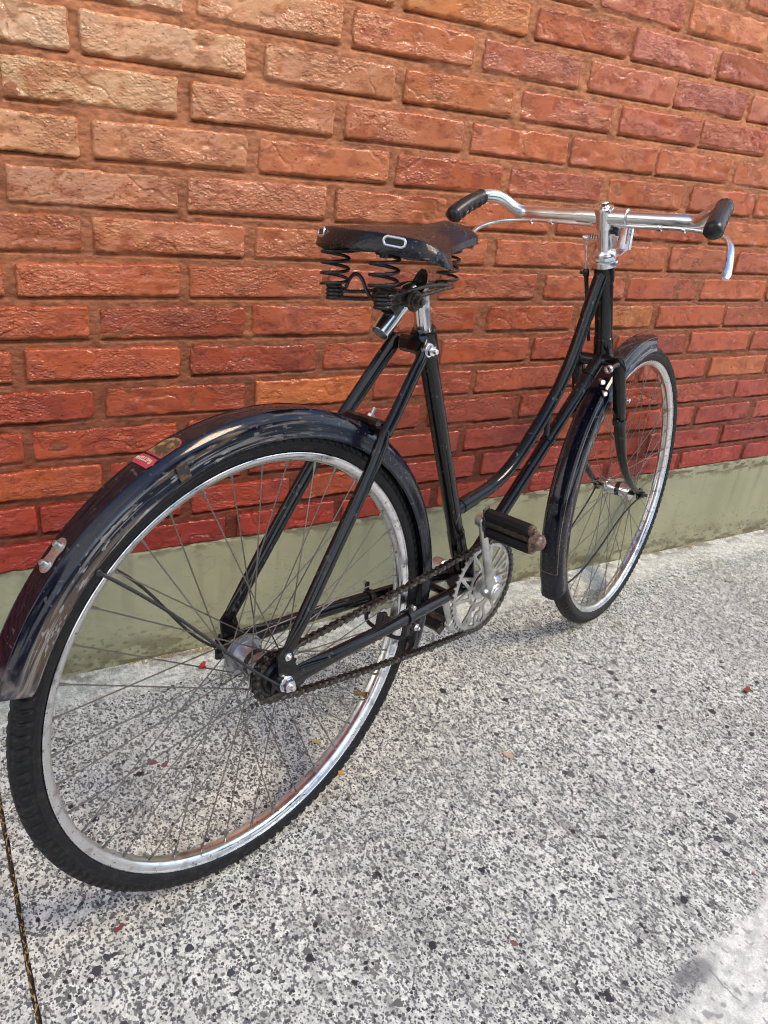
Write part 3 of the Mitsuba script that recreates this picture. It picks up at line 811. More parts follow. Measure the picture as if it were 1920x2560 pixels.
q = np.stack([i * n + j, (i + 1) * n + j, (i + 1) * n + (j + 1) % n, i * n + (j + 1) % n], -1).reshape(-1, 4)
part('saddle__cover', trimesh.Trimesh(V.reshape(-1, 3), np.vstack([q[:, [0, 1, 2]], q[:, [0, 2, 3]]]), process=False), 'saddle_leather', smooth=True, label='cracked dark leather saddle cover')
outer_row = V[15 + 2]
for s in (-1, 1):
    # bag loops: oval chromed eyelets let into the rear edge
    idx = int(np.argmin(np.abs(ring[:, 1] - s * 0.060) + (ring[:, 0] > 0.2)))
    c, tg = outer_row[idx], ring[(idx + 1) % n, :3] - ring[idx - 1, :3]
    tg = tg / np.linalg.norm(tg)
    up = np.array([0.12, 0, 1.0]) - tg * (np.array([0.12, 0, 1.0]) @ tg)
    up /= np.linalg.norm(up)
    nr = np.array([*out[idx], -0.1])
    a = np.linspace(0, 2 * np.pi, 33)
    st = lambda w, hh: [c + nr * 0.0008 + up * 0.0015 + tg * (np.sign(np.cos(t)) * w + math.cos(t) * hh) + up * math.sin(t) * hh for t in a]  # noqa: E731
    part('saddle__bag_loop', tube(np.array(st(0.0090, 0.0054)), 0.0019, 10, caps=False), 'nickel', smooth=60)
    hole = np.array(st(0.0095, 0.0046))
    hm = trimesh.Trimesh(np.vstack([hole + nr * 0.0002, [c + nr * 0.0010 + up * 0.0015]]), [(q_, (q_ + 1) % 33, 33) for q_ in range(33)], process=False)
    part('saddle__bag_slot', hm, 'grip_rubber', smooth=False)
part('saddle__under_plate', cat(rbox((0.012, 0.15, 0.006), 0.002, trans(0.170, 0, 0.938)), rbox((0.22, 0.022, 0.005), 0.002, trans(0.285, 0, 0.945) @ rotm((0, 1, 0), -0.06)),
                                tube(spline([(0.175, -0.055, 0.936), (0.22, -0.06, 0.930), (0.27, -0.04, 0.931), (0.33, -0.015, 0.940), (0.40, -0.008, 0.950)], 24), 0.0032, 8),
                                tube(spline([(0.175, 0.055, 0.936), (0.22, 0.06, 0.930), (0.27, 0.04, 0.931), (0.33, 0.015, 0.940), (0.40, 0.008, 0.950)], 24), 0.0032, 8)), 'spring_wire')
part('saddle__nose_roll', cyl((0.400, -0.012, 0.948), (0.400, 0.012, 0.948), 0.0105, 20, 0.002), 'spring_wire')
for s in (-1, 1):
    part('saddle__coil_spring', cat(helix((0.168, s * 0.046), 0.0188, 0.0188, 0.884, 0.934, 3.55, 0.0023, phase=2.0 * s),
                                   helix((0.170, s * 0.046), 0.0105, 0.0105, 0.865, 0.884, 3.6, 0.0026, phase=1.0),
                                   cyl((0.168, s * 0.046, 0.930), (0.168, s * 0.046, 0.940), 0.008, 16)), 'spring_wire')
    part('saddle__rail', tube(spline([(0.170, s * 0.036, 0.868), (0.205, s * 0.026, 0.866), (0.245, s * 0.018, 0.868), (0.29, s * 0.017, 0.874), (0.335, s * 0.012, 0.879), (0.368, s * 0.008, 0.8815)], 28), 0.0030, 10), 'grimy_iron')
    part('saddle__rail', tube(spline([(0.172, s * 0.036, 0.877), (0.205, s * 0.028, 0.876), (0.245, s * 0.020, 0.880), (0.29, s * 0.018, 0.886), (0.335, s * 0.012, 0.886), (0.366, s * 0.008, 0.8835)], 28), 0.0028, 10), 'grimy_iron')
part('saddle__coil_spring', helix((0.363, 0), 0.0162, 0.0162, 0.884, 0.946, 4.6, 0.0022, phase=0.6), 'spring_wire')
part('saddle__cross_loop', tube(spline([(0.178, 0.034, 0.880), (0.178, 0.027, 0.893), (0.178, 0.016, 0.902), (0.178, 0.004, 0.898), (0.178, -0.006, 0.884), (0.177, -0.016, 0.876), (0.174, -0.032, 0.872)], 30), 0.0026, 10), 'spring_wire')
cc = np.array([0.2495, 0, 0.8695])
part('saddle__clamp', cat(cyl(cc + [0, -0.034, 0], cc + [0, 0.034, 0], 0.0105, 24, 0.001), cyl(cc + [0, -0.037, 0], cc + [0, -0.030, 0], 0.0150, 28, 0.002), cyl(cc + [0, 0.030, 0], cc + [0, 0.037, 0], 0.0150, 28, 0.002),
                          rbox((0.026, 0.05, 0.018), 0.004, trans(*(cc + [-0.010, 0, 0.004]))), lathe([(0, 0.0122), (0, 0.0150), (0.018, 0.0150), (0.018, 0.0122)], cc - np.array([0.018, 0, 0.018]), cc, 24)), 'grimy_iron')
part('saddle__clamp_bolt', cat(cyl(cc + [0, -0.040, 0], cc + [0, -0.037, 0], 0.0120, 24), hexnut(cc + [0, -0.047, 0], cc + [0, -0.040, 0], 0.0085), cyl(cc + [0, -0.051, 0], cc + [0, -0.047, 0], 0.0042, 14)), 'grimy_iron')

# ---- wheels
tyre_prof = []
for a in np.linspace(0, 2 * np.pi, 60, endpoint=False):
    tyre_prof.append((0.0185 * math.sin(a), 0.3385 + 0.0185 * math.cos(a)))
tyre_prof = np.array(tyre_prof)
NB = 132


def tread(th, Y, R):
    c = (R - 0.3385) / 0.0185
    ang = np.arctan2(Y / 0.0185, c)
    sgn = np.sign(ang)
    u = (th * NB / (2 * np.pi) + 0.5 * (sgn > 0)) % 1.0
    aa = np.abs(ang)
    chev = (u + 0.45 * np.abs(aa - 0.70)) % 1.0
    groove = np.where((aa > 0.30) & (aa < 1.30), np.clip(1.5 - np.abs(chev - 0.5) / 0.14, 0, 1), 0)
    mid = np.clip(1 - np.abs(aa - 0.27) / 0.07, 0, 1)
    step = np.where(aa < 1.32, 0.0016, 0.0) + np.where((aa > 1.55) & (aa < 1.62), 0.0008, 0.0)
    d = step - 0.0032 * np.maximum(groove * (aa < 1.30), mid)
    f = 1 + d / 0.0185
    return Y * f, 0.3385 + (R - 0.3385) * f - 0.0012


tyre, _ = ring_shell(tyre_prof, True, NB * 12, bump=tread)
rim_half = [(-0.0146, 0.3215), (-0.0154, 0.3232), (-0.0148, 0.3243), (-0.0139, 0.3236), (-0.0134, 0.3195), (-0.0120, 0.3150), (-0.0094, 0.3120), (-0.0068, 0.3104), (-0.0052, 0.3106), (-0.0038, 0.3114), (0.0, 0.3118)]
rim_prof = rim_half + [(-y, r) for y, r in rim_half[-2::-1]] + [(0.0125, 0.3215), (0.009, 0.3165), (-0.009, 0.3165), (-0.0125, 0.3215)]
rimm, _ = ring_shell(rim_prof, True, 220)


def wheel(name, center, M, hub_r, flange_r, flange_y, nsp, delta, axle, phase, dust):
    W = M @ trans(*center)
    add(B + name + '__tyre', tyre, 'tyre_rubber', W, smooth=45)
    add(B + name + '__rim', rimm, 'rim_steel', W, smooth=40)
    protos = {}
    per_side = nsp // 2
    rr = 0.3112
    for i in range(nsp):
        s = -1 if i % 2 else 1
        j = i // 2
        lead = 1 if j % 2 else -1
        rim_a = phase + 2 * math.pi * (i + 0.5) / nsp
        if (s, lead) not in protos:
            ha = -lead * delta
            inner = 0.0018 * (1 if lead > 0 else -1)
            a = np.array([flange_r * math.cos(ha), s * (flange_y + inner), flange_r * math.sin(ha)])
            b = np.array([rr, s * 0.0015, 0.0])
            dv = (b - a) / np.linalg.norm(b - a)
            m = cat(tube([a, b - dv * 0.012], 0.0010, 7), tube([b - dv * 0.014, b - dv * 0.010, b + dv * 0.002], [0.0015, 0.0019, 0.0019], 7), cyl(a + [0, -s * 0.002, 0], a + [0, s * 0.002, 0], 0.0017, 8))
            protos[(s, lead)] = add(B + name + '__spoke', m, 'spoke_steel', W @ rotm((0, -1, 0), rim_a), smooth=50)
        else:
            again(B + name + '__spoke', protos[(s, lead)], W @ rotm((0, -1, 0), rim_a))
    return W


RH, FH = np.array([0, 0, RT]), np.array([WB, 0, RT])
W = wheel('rear_wheel', RH, BODY, 0.017, 0.030, 0.028, 40, 1.28, 0.075, 0.06, 0)
sh = lambda pr, n=36: lathe(pr, (0, -1, 0), (0, 1, 0), n)  # noqa: E731  (along is measured from y = -1)
y = lambda v: v + 1.0  # noqa: E731
add(B + 'rear_wheel__hub', cat(sh([(y(-0.036), 0.012), (y(-0.031), 0.020), (y(-0.030), 0.034), (y(-0.0265), 0.034), (y(-0.0255), 0.024), (y(-0.018), 0.0195), (y(0.018), 0.0195), (y(0.0255), 0.024), (y(0.0265), 0.034), (y(0.030), 0.034), (y(0.031), 0.020), (y(0.040), 0.014), (y(0.044), 0.008)])), 'hub_steel', W)
add(B + 'rear_wheel__hub_band', sh([(y(-0.004), 0.0195), (y(-0.004), 0.0205), (y(0.004), 0.0205), (y(0.004), 0.0195)]), 'spring_wire', W)
tooth = []
for i in range(18 * 2):
    a = math.pi * i / 18
    tooth += [((0.0345 if i % 2 else 0.0402) * math.cos(a + da), (0.0345 if i % 2 else 0.0402) * math.sin(a + da)) for da in (-0.045, 0.045)]
add(B + 'rear_wheel__sprocket', cat(extrude_side(Polygon(tooth).difference(Point(0, 0).buffer(0.014)), -0.0448, 0.0024), sh([(y(-0.053), 0.012), (y(-0.0525), 0.023), (y(-0.049), 0.0255), (y(-0.046), 0.0270), (y(-0.038), 0.0270), (y(-0.036), 0.020)]), sh([(y(-0.058), 0.006), (y(-0.0575), 0.013), (y(-0.053), 0.0135)])), 'spring_wire', W)
add(B + 'rear_wheel__axle', cat(sh([(y(-0.086), 0.0001), (y(-0.0855), 0.0044), (y(-0.06), 0.0048), (y(0.06), 0.0048), (y(0.088), 0.0044), (y(0.0885), 0.0001)], 16), cyl((0, -0.0705, 0), (0, -0.0665, 0), 0.0125, 24), hexnut((0, -0.0795, 0), (0, -0.0705, 0), 0.0100)), 'chrome', W)
add(B + 'rear_wheel__axle_nut', cat(cyl((0, 0.068, 0), (0, 0.072, 0), 0.0135, 24), hexnut((0, 0.072, 0), (0, 0.084, 0), 0.0125), cyl((0, 0.05, 0), (0, 0.062, 0), 0.0155, 24, 0.003)), 'spring_wire', W)
# gear chain with its knurled adjuster, leaving the right end of the axle
add(B + 'rear_wheel__gear_adjuster', cat(bar((-0.012, -0.0705, -0.010), (-0.038, -0.0575, -0.019), 0.0026, 8), *[cyl((-0.022 - t * 0.006, -0.0655 - t * -0.003, -0.0155 - t * 0.002), (-0.0255 - t * 0.006, -0.0638 - t * -0.003, -0.0167 - t * 0.002), 0.0040, 12) for t in range(5)]), 'grimy_iron', W)
va = math.radians(-35.5)
vd = np.array([math.cos(va), 0, math.sin(va)])
add(B + 'rear_wheel__valve', cat(cyl(vd * 0.312, vd * 0.306, 0.0060, 14), cyl(vd * 0.308, vd * 0.282, 0.0032, 12), cyl(vd * 0.290, vd * 0.279, 0.0042, 12)), 'brass', W)

W = wheel('front_wheel', FH, FRONT, 0.0165, 0.0195, 0.031, 32, 1.22, 0.06, 0.02, 0)
add(B + 'front_wheel__hub', sh([(y(-0.040), 0.009), (y(-0.036), 0.0165), (y(-0.033), 0.0225), (y(-0.0295), 0.0225), (y(-0.0285), 0.0165), (y(0.0285), 0.0165), (y(0.0295), 0.0225), (y(0.033), 0.0225), (y(0.036), 0.0165), (y(0.040), 0.009)]), 'chrome', W)
add(B + 'front_wheel__hub_band', sh([(y(-0.005), 0.0165), (y(-0.005), 0.0178), (y(0.006), 0.0178), (y(0.006), 0.0165)]), 'spring_wire', W)
add(B + 'front_wheel__axle', cat(sh([(y(-0.074), 0.0001), (y(-0.0735), 0.0040), (y(0.0735), 0.0040), (y(0.074), 0.0001)], 14), hexnut((0, -0.066, 0), (0, -0.058, 0), 0.0088), hexnut((0, 0.058, 0), (0, 0.066, 0), 0.0088)), 'grimy_iron', W)

# ---- mudguards: rolled steel with a flat ridged crown and a deep valance
RG = 0.385
half = [(0.0, 0.0), (0.006, -0.0001), (0.0125, -0.0006), (0.0150, -0.0010), (0.0157, -0.0003), (0.0172, -0.0006), (0.0185, -0.0024), (0.0215, -0.0050), (0.0245, -0.0090), (0.0265, -0.0140), (0.0276, -0.0195), (0.0280, -0.0250), (0.0286, -0.0300), (0.0302, -0.0330), (0.0304, -0.0355), (0.0290, -0.0362)]
outer = np.array([(-yy, RG + d) for yy, d in half[::-1]] + [(yy, RG + d) for yy, d in half[1:]])
inner = np.array([(yy * 0.965, r - 0.0012) for yy, r in outer])


def guard(name, center, M, a0, a1, seg, flare):
    def bump(th, Y, R):
        f = np.clip((th - (a1 - 0.10)) / 0.10, 0, 1)
        g = np.clip(((a0 + 0.05) - th) / 0.05, 0, 1)
        return Y * (1 + flare * 0.06 * f ** 2 - 0.10 * g ** 2), R + flare * 0.006 * f ** 2 - 0.003 * g ** 2
    o, uv = ring_shell(outer, False, seg, a0, a1, bump)
    i, uvi = ring_shell(inner[::-1], False, seg, a0, a1, bump)
    # rounded corners at both ends
    def trim(m):
        v = np.array(m.vertices)
        th = np.arctan2(v[:, 2], v[:, 0]) % (2 * np.pi)
        th = np.where(th > 1.6 * np.pi, th - 2 * np.pi, th)
        w = (np.abs(v[:, 1]) / 0.03) ** 2
        e1, e0 = np.clip((th - (a1 - 0.08)) / 0.08, 0, 1), np.clip((a0 + 0.08 - th) / 0.08, 0, 1)
        dth = -0.035 * w * e1 + 0.05 * w * e0
        c, s_ = np.cos(dth), np.sin(dth)
        return trimesh.Trimesh(np.c_[v[:, 0] * c - v[:, 2] * s_, v[:, 1], v[:, 0] * s_ + v[:, 2] * c], m.faces, process=False)
    o, i = trim(o), trim(i)
    k = len(outer)
    vo, vi = np.array(o.vertices), np.array(i.vertices)
    rim_f = []
    n = len(vo)
    for row in (0, seg):
        for jj in range(k - 1):
            p, q_ = row * k + jj, row * k + jj + 1
            r_, s_ = n + row * k + (k - 1 - jj), n + row * k + (k - 2 - jj)
            rim_f += [(p, q_, s_), (p, s_, r_)]
    m = trimesh.Trimesh(np.vstack([vo, vi]), np.vstack([o.faces, np.array(i.faces) + n, rim_f]), process=False)
    uva = np.vstack([uv, uvi])
    add(B + name, m, name.split('_')[0] + '_guard_paint', M @ trans(*center), smooth=True, uv=uva)
    labels[B + name] = {'label': 'scuffed glossy black steel mudguard'}


D = math.radians
guard('rear_mudguard', RH, BODY, D(-21), D(162.5), 220, 1.0)
guard('front_mudguard', FH, FRONT, D(84), D(208), 160, 0.5)


def on_guard(center, ang, yy=0.0, lift=0.0):
    r = RG + lift
    return np.array([center[0] + r * math.cos(ang), center[1] + yy, center[2] + r * math.sin(ang)])


def patch(a_mid, w_half, h_half, shape, lift, M, center=RH):
    """A thin decal that follows the rear guard; shape: a function of (along -1..1) giving the half width 0..1."""
    na, nw = 28, 15
    v, f = [], []
    for i in range(na + 1):
        t = -1 + 2 * i / na
        for j in range(nw + 1):
            s = (-1 + 2 * j / nw) * shape(t) * w_half
            r = RG + lift + np.interp(abs(s), [yy for yy, _ in half], [d for _, d in half])
            a = a_mid + t * h_half / RG
            v.append((center[0] + r * math.cos(a), center[1] + s, center[2] + r * math.sin(a)))
    m = trimesh.Trimesh(v, grid_faces(nw + 1, na + 1), process=False)
    return m


# the maker's transfer: a gold shield edged in red over a red scroll with cream letters
AM = D(113.5)
part('rear_mudguard__transfer', patch(AM - D(2.6), 0.0152, 0.019, lambda t: math.sqrt(max(0.0, 1 - (0.5 * (t - 1)) ** 2 * 0.2)) if t > -0.3 else math.sqrt(max(0.0, 1 - ((t + 0.3) / 0.7) ** 2)) + 1e-3, 0.0005, None), 'transfer_red', smooth=True, label='worn red and gold maker transfer')
part('rear_mudguard__transfer_shield', patch(AM - D(2.7), 0.0136, 0.0172, lambda t: 1.0 if t > -0.3 else math.sqrt(max(0.0, 1 - ((t + 0.3) / 0.7) ** 2)) + 1e-3, 0.0009, None), 'transfer_gold', smooth=True)
part('rear_mudguard__transfer_scroll', patch(AM + D(2.0), 0.0178, 0.0085, lambda t: 1 - 0.15 * abs(t), 0.0011, None), 'transfer_red', smooth=True)
tx = meshkit.text_mesh('PHILLIPS', 0.0062, 0.0004, bold=True)
v = np.array(tx.vertices)
v[:, 0] -= v[:, 0].mean()
v[:, 0] *= 0.030 / np.ptp(v[:, 0])
v[:, 1] -= 0.0031
v[:, 1] -= 0.10 * v[:, 0] ** 2 / 0.01
aa = AM + D(1.7) - v[:, 1] / RG
rr = RG + 0.0013 + v[:, 2] + np.interp(np.abs(v[:, 0]), [yy for yy, _ in half], [d for _, d in half])
part('rear_mudguard__transfer_lettering', trimesh.Trimesh(np.c_[rr * np.cos(aa), -v[:, 0], RT + rr * np.sin(aa)], tx.faces, process=False), 'transfer_cream', smooth=False, label='cream lettering on the red scroll')
# reflector plate with two bolts
am = D(137.0)
wsh = lambda t: (0.05 + 0.95 * math.sqrt(max(0.0, 1 - t ** 4))) * (1 - 0.22 * math.exp(-(t / 0.35) ** 2))  # noqa: E731
pl = patch(am, 0.0105, 0.0220, wsh, 0.0012, None)
pl2 = patch(am, 0.0105, 0.0220, wsh, 0.0002, None)
part('rear_mudguard__bracket_plate', cat(pl, pl2), 'alloy', smooth=True, label='bare metal plate held by two bolts')
for da in (-0.031, 0.031):
    a0, a1 = on_guard(RH, am + da, 0, 0.001), on_guard(RH, am + da, 0, 0.009)
    part('rear_mudguard__bolt', cat(cyl(a0, on_guard(RH, am + da, 0, 0.0025), 0.0062, 18), cyl(a0, a1, 0.0036, 14, 0.001)), 'alloy')
# clip for the dress guard on the right lip, and the stays
part('rear_mudguard__clip', cat(patch(D(111.8), 0.004, 0.010, lambda t: 1.0, 0.0, None), rbox((0.016, 0.0016, 0.022), 0.0006, trans(*(RH + [0.362 * math.cos(D(111.8)), -0.0306, 0.362 * math.sin(D(111.8))])) @ rotm((0, 1, 0), D(-20)))), 'grimy_iron', label='small worn metal clip on the lip')
for s, sag in ((-1, 0.004), (1, 0.012)):
    e = np.array([0.347 * math.cos(D(135.5)), s * 0.031, RT + 0.347 * math.sin(D(135.5))])
    f_ = np.array([-0.012, s * 0.0695, RT + 0.006])
    pts = [e + (f_ - e) * t + np.array([0.3, 0, 1.0]) * sag * math.sin(t * 5.5) + np.array([0, -s * 0.006, 0]) * math.sin(t * 3.1) for t in np.linspace(0, 1, 9)]
    part('rear_mudguard__stay', cat(tube(spline(pts, 40), 0.0022, 8), cyl(e + [0, -s * 0.004, 0], e + [0, s * 0.003, 0], 0.004, 12)), 'spring_wire')
    e = np.array([WB + 0.349 * math.cos(D(203)), s * 0.031, RT + 0.349 * math.sin(D(203))])
    f_ = np.array([WB + 0.004, s * 0.060, RT - 0.004])
    pts = [e, e + (f_ - e) * 0.12 + [0, s * 0.0035, -0.004], e + (f_ - e) * 0.5, f_]
    part('front_mudguard__stay', tube(spline(pts, 24), 0.0021, 8), 'spring_wire', True)

# ---- transmission
RP, RS = 12.7e-3 / (2 * math.sin(math.pi / 46)), 12.7e-3 / (2 * math.sin(math.pi / 18))
CY = -0.046
teeth = []
for i in range(46):
    for fr, rr in ((-0.25, 0.0905), (-0.10, 0.0965), (0.10, 0.0965), (0.25, 0.0905)):
        a = 2 * math.pi * (i + fr) / 46
        teeth.append((rr * math.cos(a), rr * math.sin(a)))
ringp = Polygon(teeth).difference(Point(0, 0).buffer(0.0815, 48))
disc = Point(0, 0).buffer(0.043, 32).difference(unary_union([LineString([(0.031 * math.cos(a), 0.031 * math.sin(a)) for a in np.linspace(a0, a0 + 0.75, 8)]).buffer(0.0045) for a0 in (-2.0, 2.0, 3.2)]))
arms = []
for a, b in ((62, 55), (62, 80), (100, 80), (100, 118), (140, 118), (140, 152), (172, 152), (172, 186), (205, 186), (236, 243), (-118, -128), (36, 38)):
    arms.append(LineString([(0.038 * math.cos(D(a)), 0.038 * math.sin(D(a))), (0.083 * math.cos(D(b)), 0.083 * math.sin(D(b)))]).buffer(0.0033))
plate = unary_union([ringp, disc, *arms])
wm = [extrude_side(plate, CY + 0.0012, 0.0026)]
for ch, a in zip('PHILLIPS', (20, -3, -22, -38, -57, -75, -94, -120)):
    tm = meshkit.text_mesh(ch, 0.0440, 0.0026, bold=True)
    tv = np.array(tm.vertices)
    w_ = np.ptp(tv[:, 0])
    tv[:, 0] = (tv[:, 0] - tv[:, 0].min() - w_ / 2) * min(1.0, 0.020 / w_)
    tv[:, 1] -= 0.022
    ph = D(a) - math.pi / 2
    X2, Z2 = tv[:, 0], tv[:, 1] + 0.0605
    wm.append(trimesh.Trimesh(np.c_[X2 * math.cos(ph) - Z2 * math.sin(ph), CY + 0.0008 - tv[:, 2], X2 * math.sin(ph) + Z2 * math.cos(ph)], tm.faces, process=False))
part('chainwheel', moved(cat(*wm), trans(*BB)), 'alloy', smooth=False, label='pierced alloy chainwheel with cut-out letters among its spokes')
cd = np.array([-0.078, 0, 0.170])
cd = cd / np.linalg.norm(cd)
EYE = BB + cd * 0.185


def crank(sgn, y0, y1):
    d_ = cd * sgn
    base, tip = BB + [0, y0, 0], BB + d_ * 0.185 + [0, y1, 0]
    t = np.linspace(0, 1, 14)
    pts = [base + (tip - base) * k_ for k_ in t]
    s = np.sign(y0)
    m = [tube(pts, np.interp(t, [0, 0.12, 0.3, 0.9, 1], [0.0140, 0.0135, 0.0100, 0.0082, 0.0082]), 16, np.interp(t, [0, 0.12, 0.3, 1], [0.0085, 0.0085, 0.0072, 0.0062]), up=(0, 1, 0)),
         cyl(base - [0, s * 0.014, 0], base + [0, s * 0.012, 0], 0.0175, 28, 0.002), cyl(tip - [0, s * 0.0075, 0], tip + [0, s * 0.0075, 0], 0.0115, 24, 0.0015)]
    return cat(*m), base, tip


mR, bR, tR = crank(1, -0.068, -0.075)
part('crank', mR, 'alloy', label='grey alloy crank arm on the near side pointing up')
part('crank__axle_end', cyl(bR + [0, -0.011, 0], bR + [0, -0.0135, 0], 0.0105, 24, 0.001), 'chrome')
ct = np.cross(cd, (0, 1, 0))
cp = bR + cd * 0.011
part('crank__cotter_pin', cat(cyl(cp - ct * 0.022, cp + ct * 0.020, 0.0046, 14), hexnut(cp - ct * 0.024, cp - ct * 0.017, 0.0075)), 'chrome')
mL, bL, tL = crank(-1, 0.060, 0.070)
part('crank', mL, 'alloy', label='grey alloy crank arm on the far side pointing down')


def pedal(tip, s, tilt):
    c = tip + [0, s * 0.058, 0]
    M = trans(*c) @ rotm((0, 1, 0), tilt)
    key = num(B + 'pedal')
    labels[key] = {'label': 'black rubber block pedal with rusty brown end cap' if s < 0 else 'black rubber block pedal on the far side, low down'}
    for dz in (-0.0180, 0.0180):
        blk = cat(rbox((0.0225, 0.094, 0.0185), 0.0056, M @ trans(0, 0, dz)))
        add(key + '__rubber_block', blk, 'pedal_rubber', BODY, smooth=25)
        add(key + '__end_bolt', cat(cyl((M @ [0, s * 0.043, dz, 1])[:3], (M @ [0, s * 0.0485, dz, 1])[:3], 0.0095, 20), cyl((M @ [0, s * 0.048, dz, 1])[:3], (M @ [0, s * 0.0525, dz, 1])[:3], 0.0048, 12)), 'rusty_steel', BODY)
    add(key + '__spindle', cat(cyl(tip, c + [0, s * 0.045, 0], 0.0070, 18), rbox((0.018, 0.004, 0.060), 0.0015, M @ trans(0, -s * 0.0465, 0)), rbox((0.013, 0.003, 0.044), 0.0012, M @ trans(0, s * 0.0465, 0))), 'grimy_iron', BODY)
    add(key + '__dust_cap', lathe([(0, 0.0150), (0.002, 0.0172), (0.005, 0.0165), (0.0065, 0.0130), (0.013, 0.0126), (0.0145, 0.0140), (0.018, 0.0122), (0.022, 0.0070), (0.0232, 0.0001)], c + [0, s * 0.046, 0], c + [0, s * 0.08, 0], 36), 'rusty_steel', BODY, smooth=50)


pedal(tR, -1, -0.25)
pedal(tL, 1, 0.9)

# chain: every link its own piece
dC = np.hypot(BB[0], BB[2] - RT)
base_a = math.atan2(BB[2] - RT, BB[0])
beta = math.asin((RP - RS) / dC)
c0, c1 = np.array([0, RT]), np.array([BB[0], BB[2]])
aT, aB = base_a + math.pi / 2 + beta, base_a - math.pi / 2 - beta
pol = lambda c, r, a: c + r * np.array([math.cos(a), math.sin(a)])  # noqa: E731
path = [pol(c0, RS, a) for a in np.linspace(aT, aB + 2 * math.pi, 60)]
pb0, pb1 = path[-1], pol(c1, RP, aB)
path += [pb0 + (pb1 - pb0) * t - np.array([0, 0.007]) * math.sin(math.pi * t) for t in np.linspace(0, 1, 60)[1:]]
path += [pol(c1, RP, a) for a in np.linspace(aB, aT, 120)[1:]]
pt0, pt1 = path[-1], path[0]
path += [pt0 + (pt1 - pt0) * t - np.array([0, 0.003]) * math.sin(math.pi * t) for t in np.linspace(0, 1, 60)[1:]]
path = np.array(path)
cum = np.r_[0, np.cumsum(np.linalg.norm(np.diff(path, axis=0), axis=1))]
NL = 2 * round(cum[-1] / 12.7e-3 / 2)
pins = np.c_[np.interp(np.arange(NL + 1) / NL * cum[-1], cum, path[:, 0]), np.interp(np.arange(NL + 1) / NL * cum[-1], cum, path[:, 1])]
hp = cum[-1] / NL / 2
bone = unary_union([Point(-hp, 0).buffer(0.0051, 6), Point(hp, 0).buffer(0.0051, 6), sbox(-hp, -0.0034, hp, 0.0034)])


def link_mesh(half_w):
    ms = [extrude_side(bone, half_w + 0.0005, 0.0011), extrude_side(bone, -half_w + 0.0006, 0.0011)]
    for xx in (-hp, hp):
        ms.append(cyl((xx, -half_w - 0.0012, 0), (xx, half_w + 0.0012, 0), 0.0019, 8, 0.0003))
        ms.append(cyl((xx, -0.0026, 0), (xx, 0.0026, 0), 0.0039, 10, 0.0003))
    return cat(*ms)


lk = [None, None]
for i in range(NL):
    p0, p1 = pins[i], pins[i + 1]
    mid, an = (p0 + p1) / 2, math.atan2(p1[1] - p0[1], p1[0] - p0[0])
    M = BODY @ trans(mid[0], CY, mid[1]) @ rotm((0, -1, 0), an)
    if lk[i % 2] is None:
        lk[i % 2] = add(B + 'chain__link', link_mesh(0.0030 if i % 2 else 0.0042), 'chain_steel', M, smooth=30)
    else:
        again(B + 'chain__link', lk[i % 2], M)

# ---- rear rod-brake stirrup on the chain stays
for s in (-1, 1):
    yb = s * 0.045
    part('rear_brake__clamp', cat(lathe([(0, 0.0112), (0, 0.0138), (0.011, 0.0138), (0.011, 0.0112)], (0.286, yb, 0.3437), (0.297, yb * 0.985, 0.343), 24), rbox((0.010, 0.006, 0.018), 0.002, trans(0.291, s * 0.0515, 0.362)), rbox((0.012, 0.008, 0.030), 0.002, trans(0.291, s * 0.047, 0.322))), 'spring_wire')
    part('rear_brake__bolt', cat(hexnut((0.302, s * 0.050, 0.325), (0.302, s * 0.060, 0.325), 0.0068), cyl((0.302, s * 0.046, 0.325), (0.302, s * 0.066, 0.325), 0.0030, 12)), 'chrome')
    part('rear_brake__bolt', cyl((0.291, s * 0.054, 0.367), (0.291, s * 0.060, 0.367), 0.0042, 12), 'alloy')
    ca, sa = math.cos(D(-9)), math.sin(D(-9))
    part('rear_brake__pad', cat(rbox((0.013, 0.010, 0.032), 0.002, trans(0.296 * ca, s * 0.010, RT + 0.296 * sa) @ rotm((0, 1, 0), D(9))), rbox((0.006, 0.013, 0.036), 0.0015, trans(0.287 * ca, s * 0.010, RT + 0.287 * sa) @ rotm((0, 1, 0), D(9)))), 'spring_wire')
part('rear_brake__stirrup', cat(tube(spline([(0.291, -0.047, 0.312), (0.284, -0.040, 0.303), (0.280, -0.022, 0.300), (0.280, 0.0, 0.300), (0.280, 0.022, 0.300), (0.284, 0.040, 0.303), (0.291, 0.047, 0.312)], 30), 0.0036, 10),
                                bar((0.282, -0.012, 0.302), (0.284, -0.010, 0.318), 0.004), bar((0.282, 0.012, 0.302), (0.284, 0.010, 0.318), 0.004), bar((0.280, 0.0, 0.300), (0.45, 0.01, 0.285), 0.0028)), 'spring_wire')

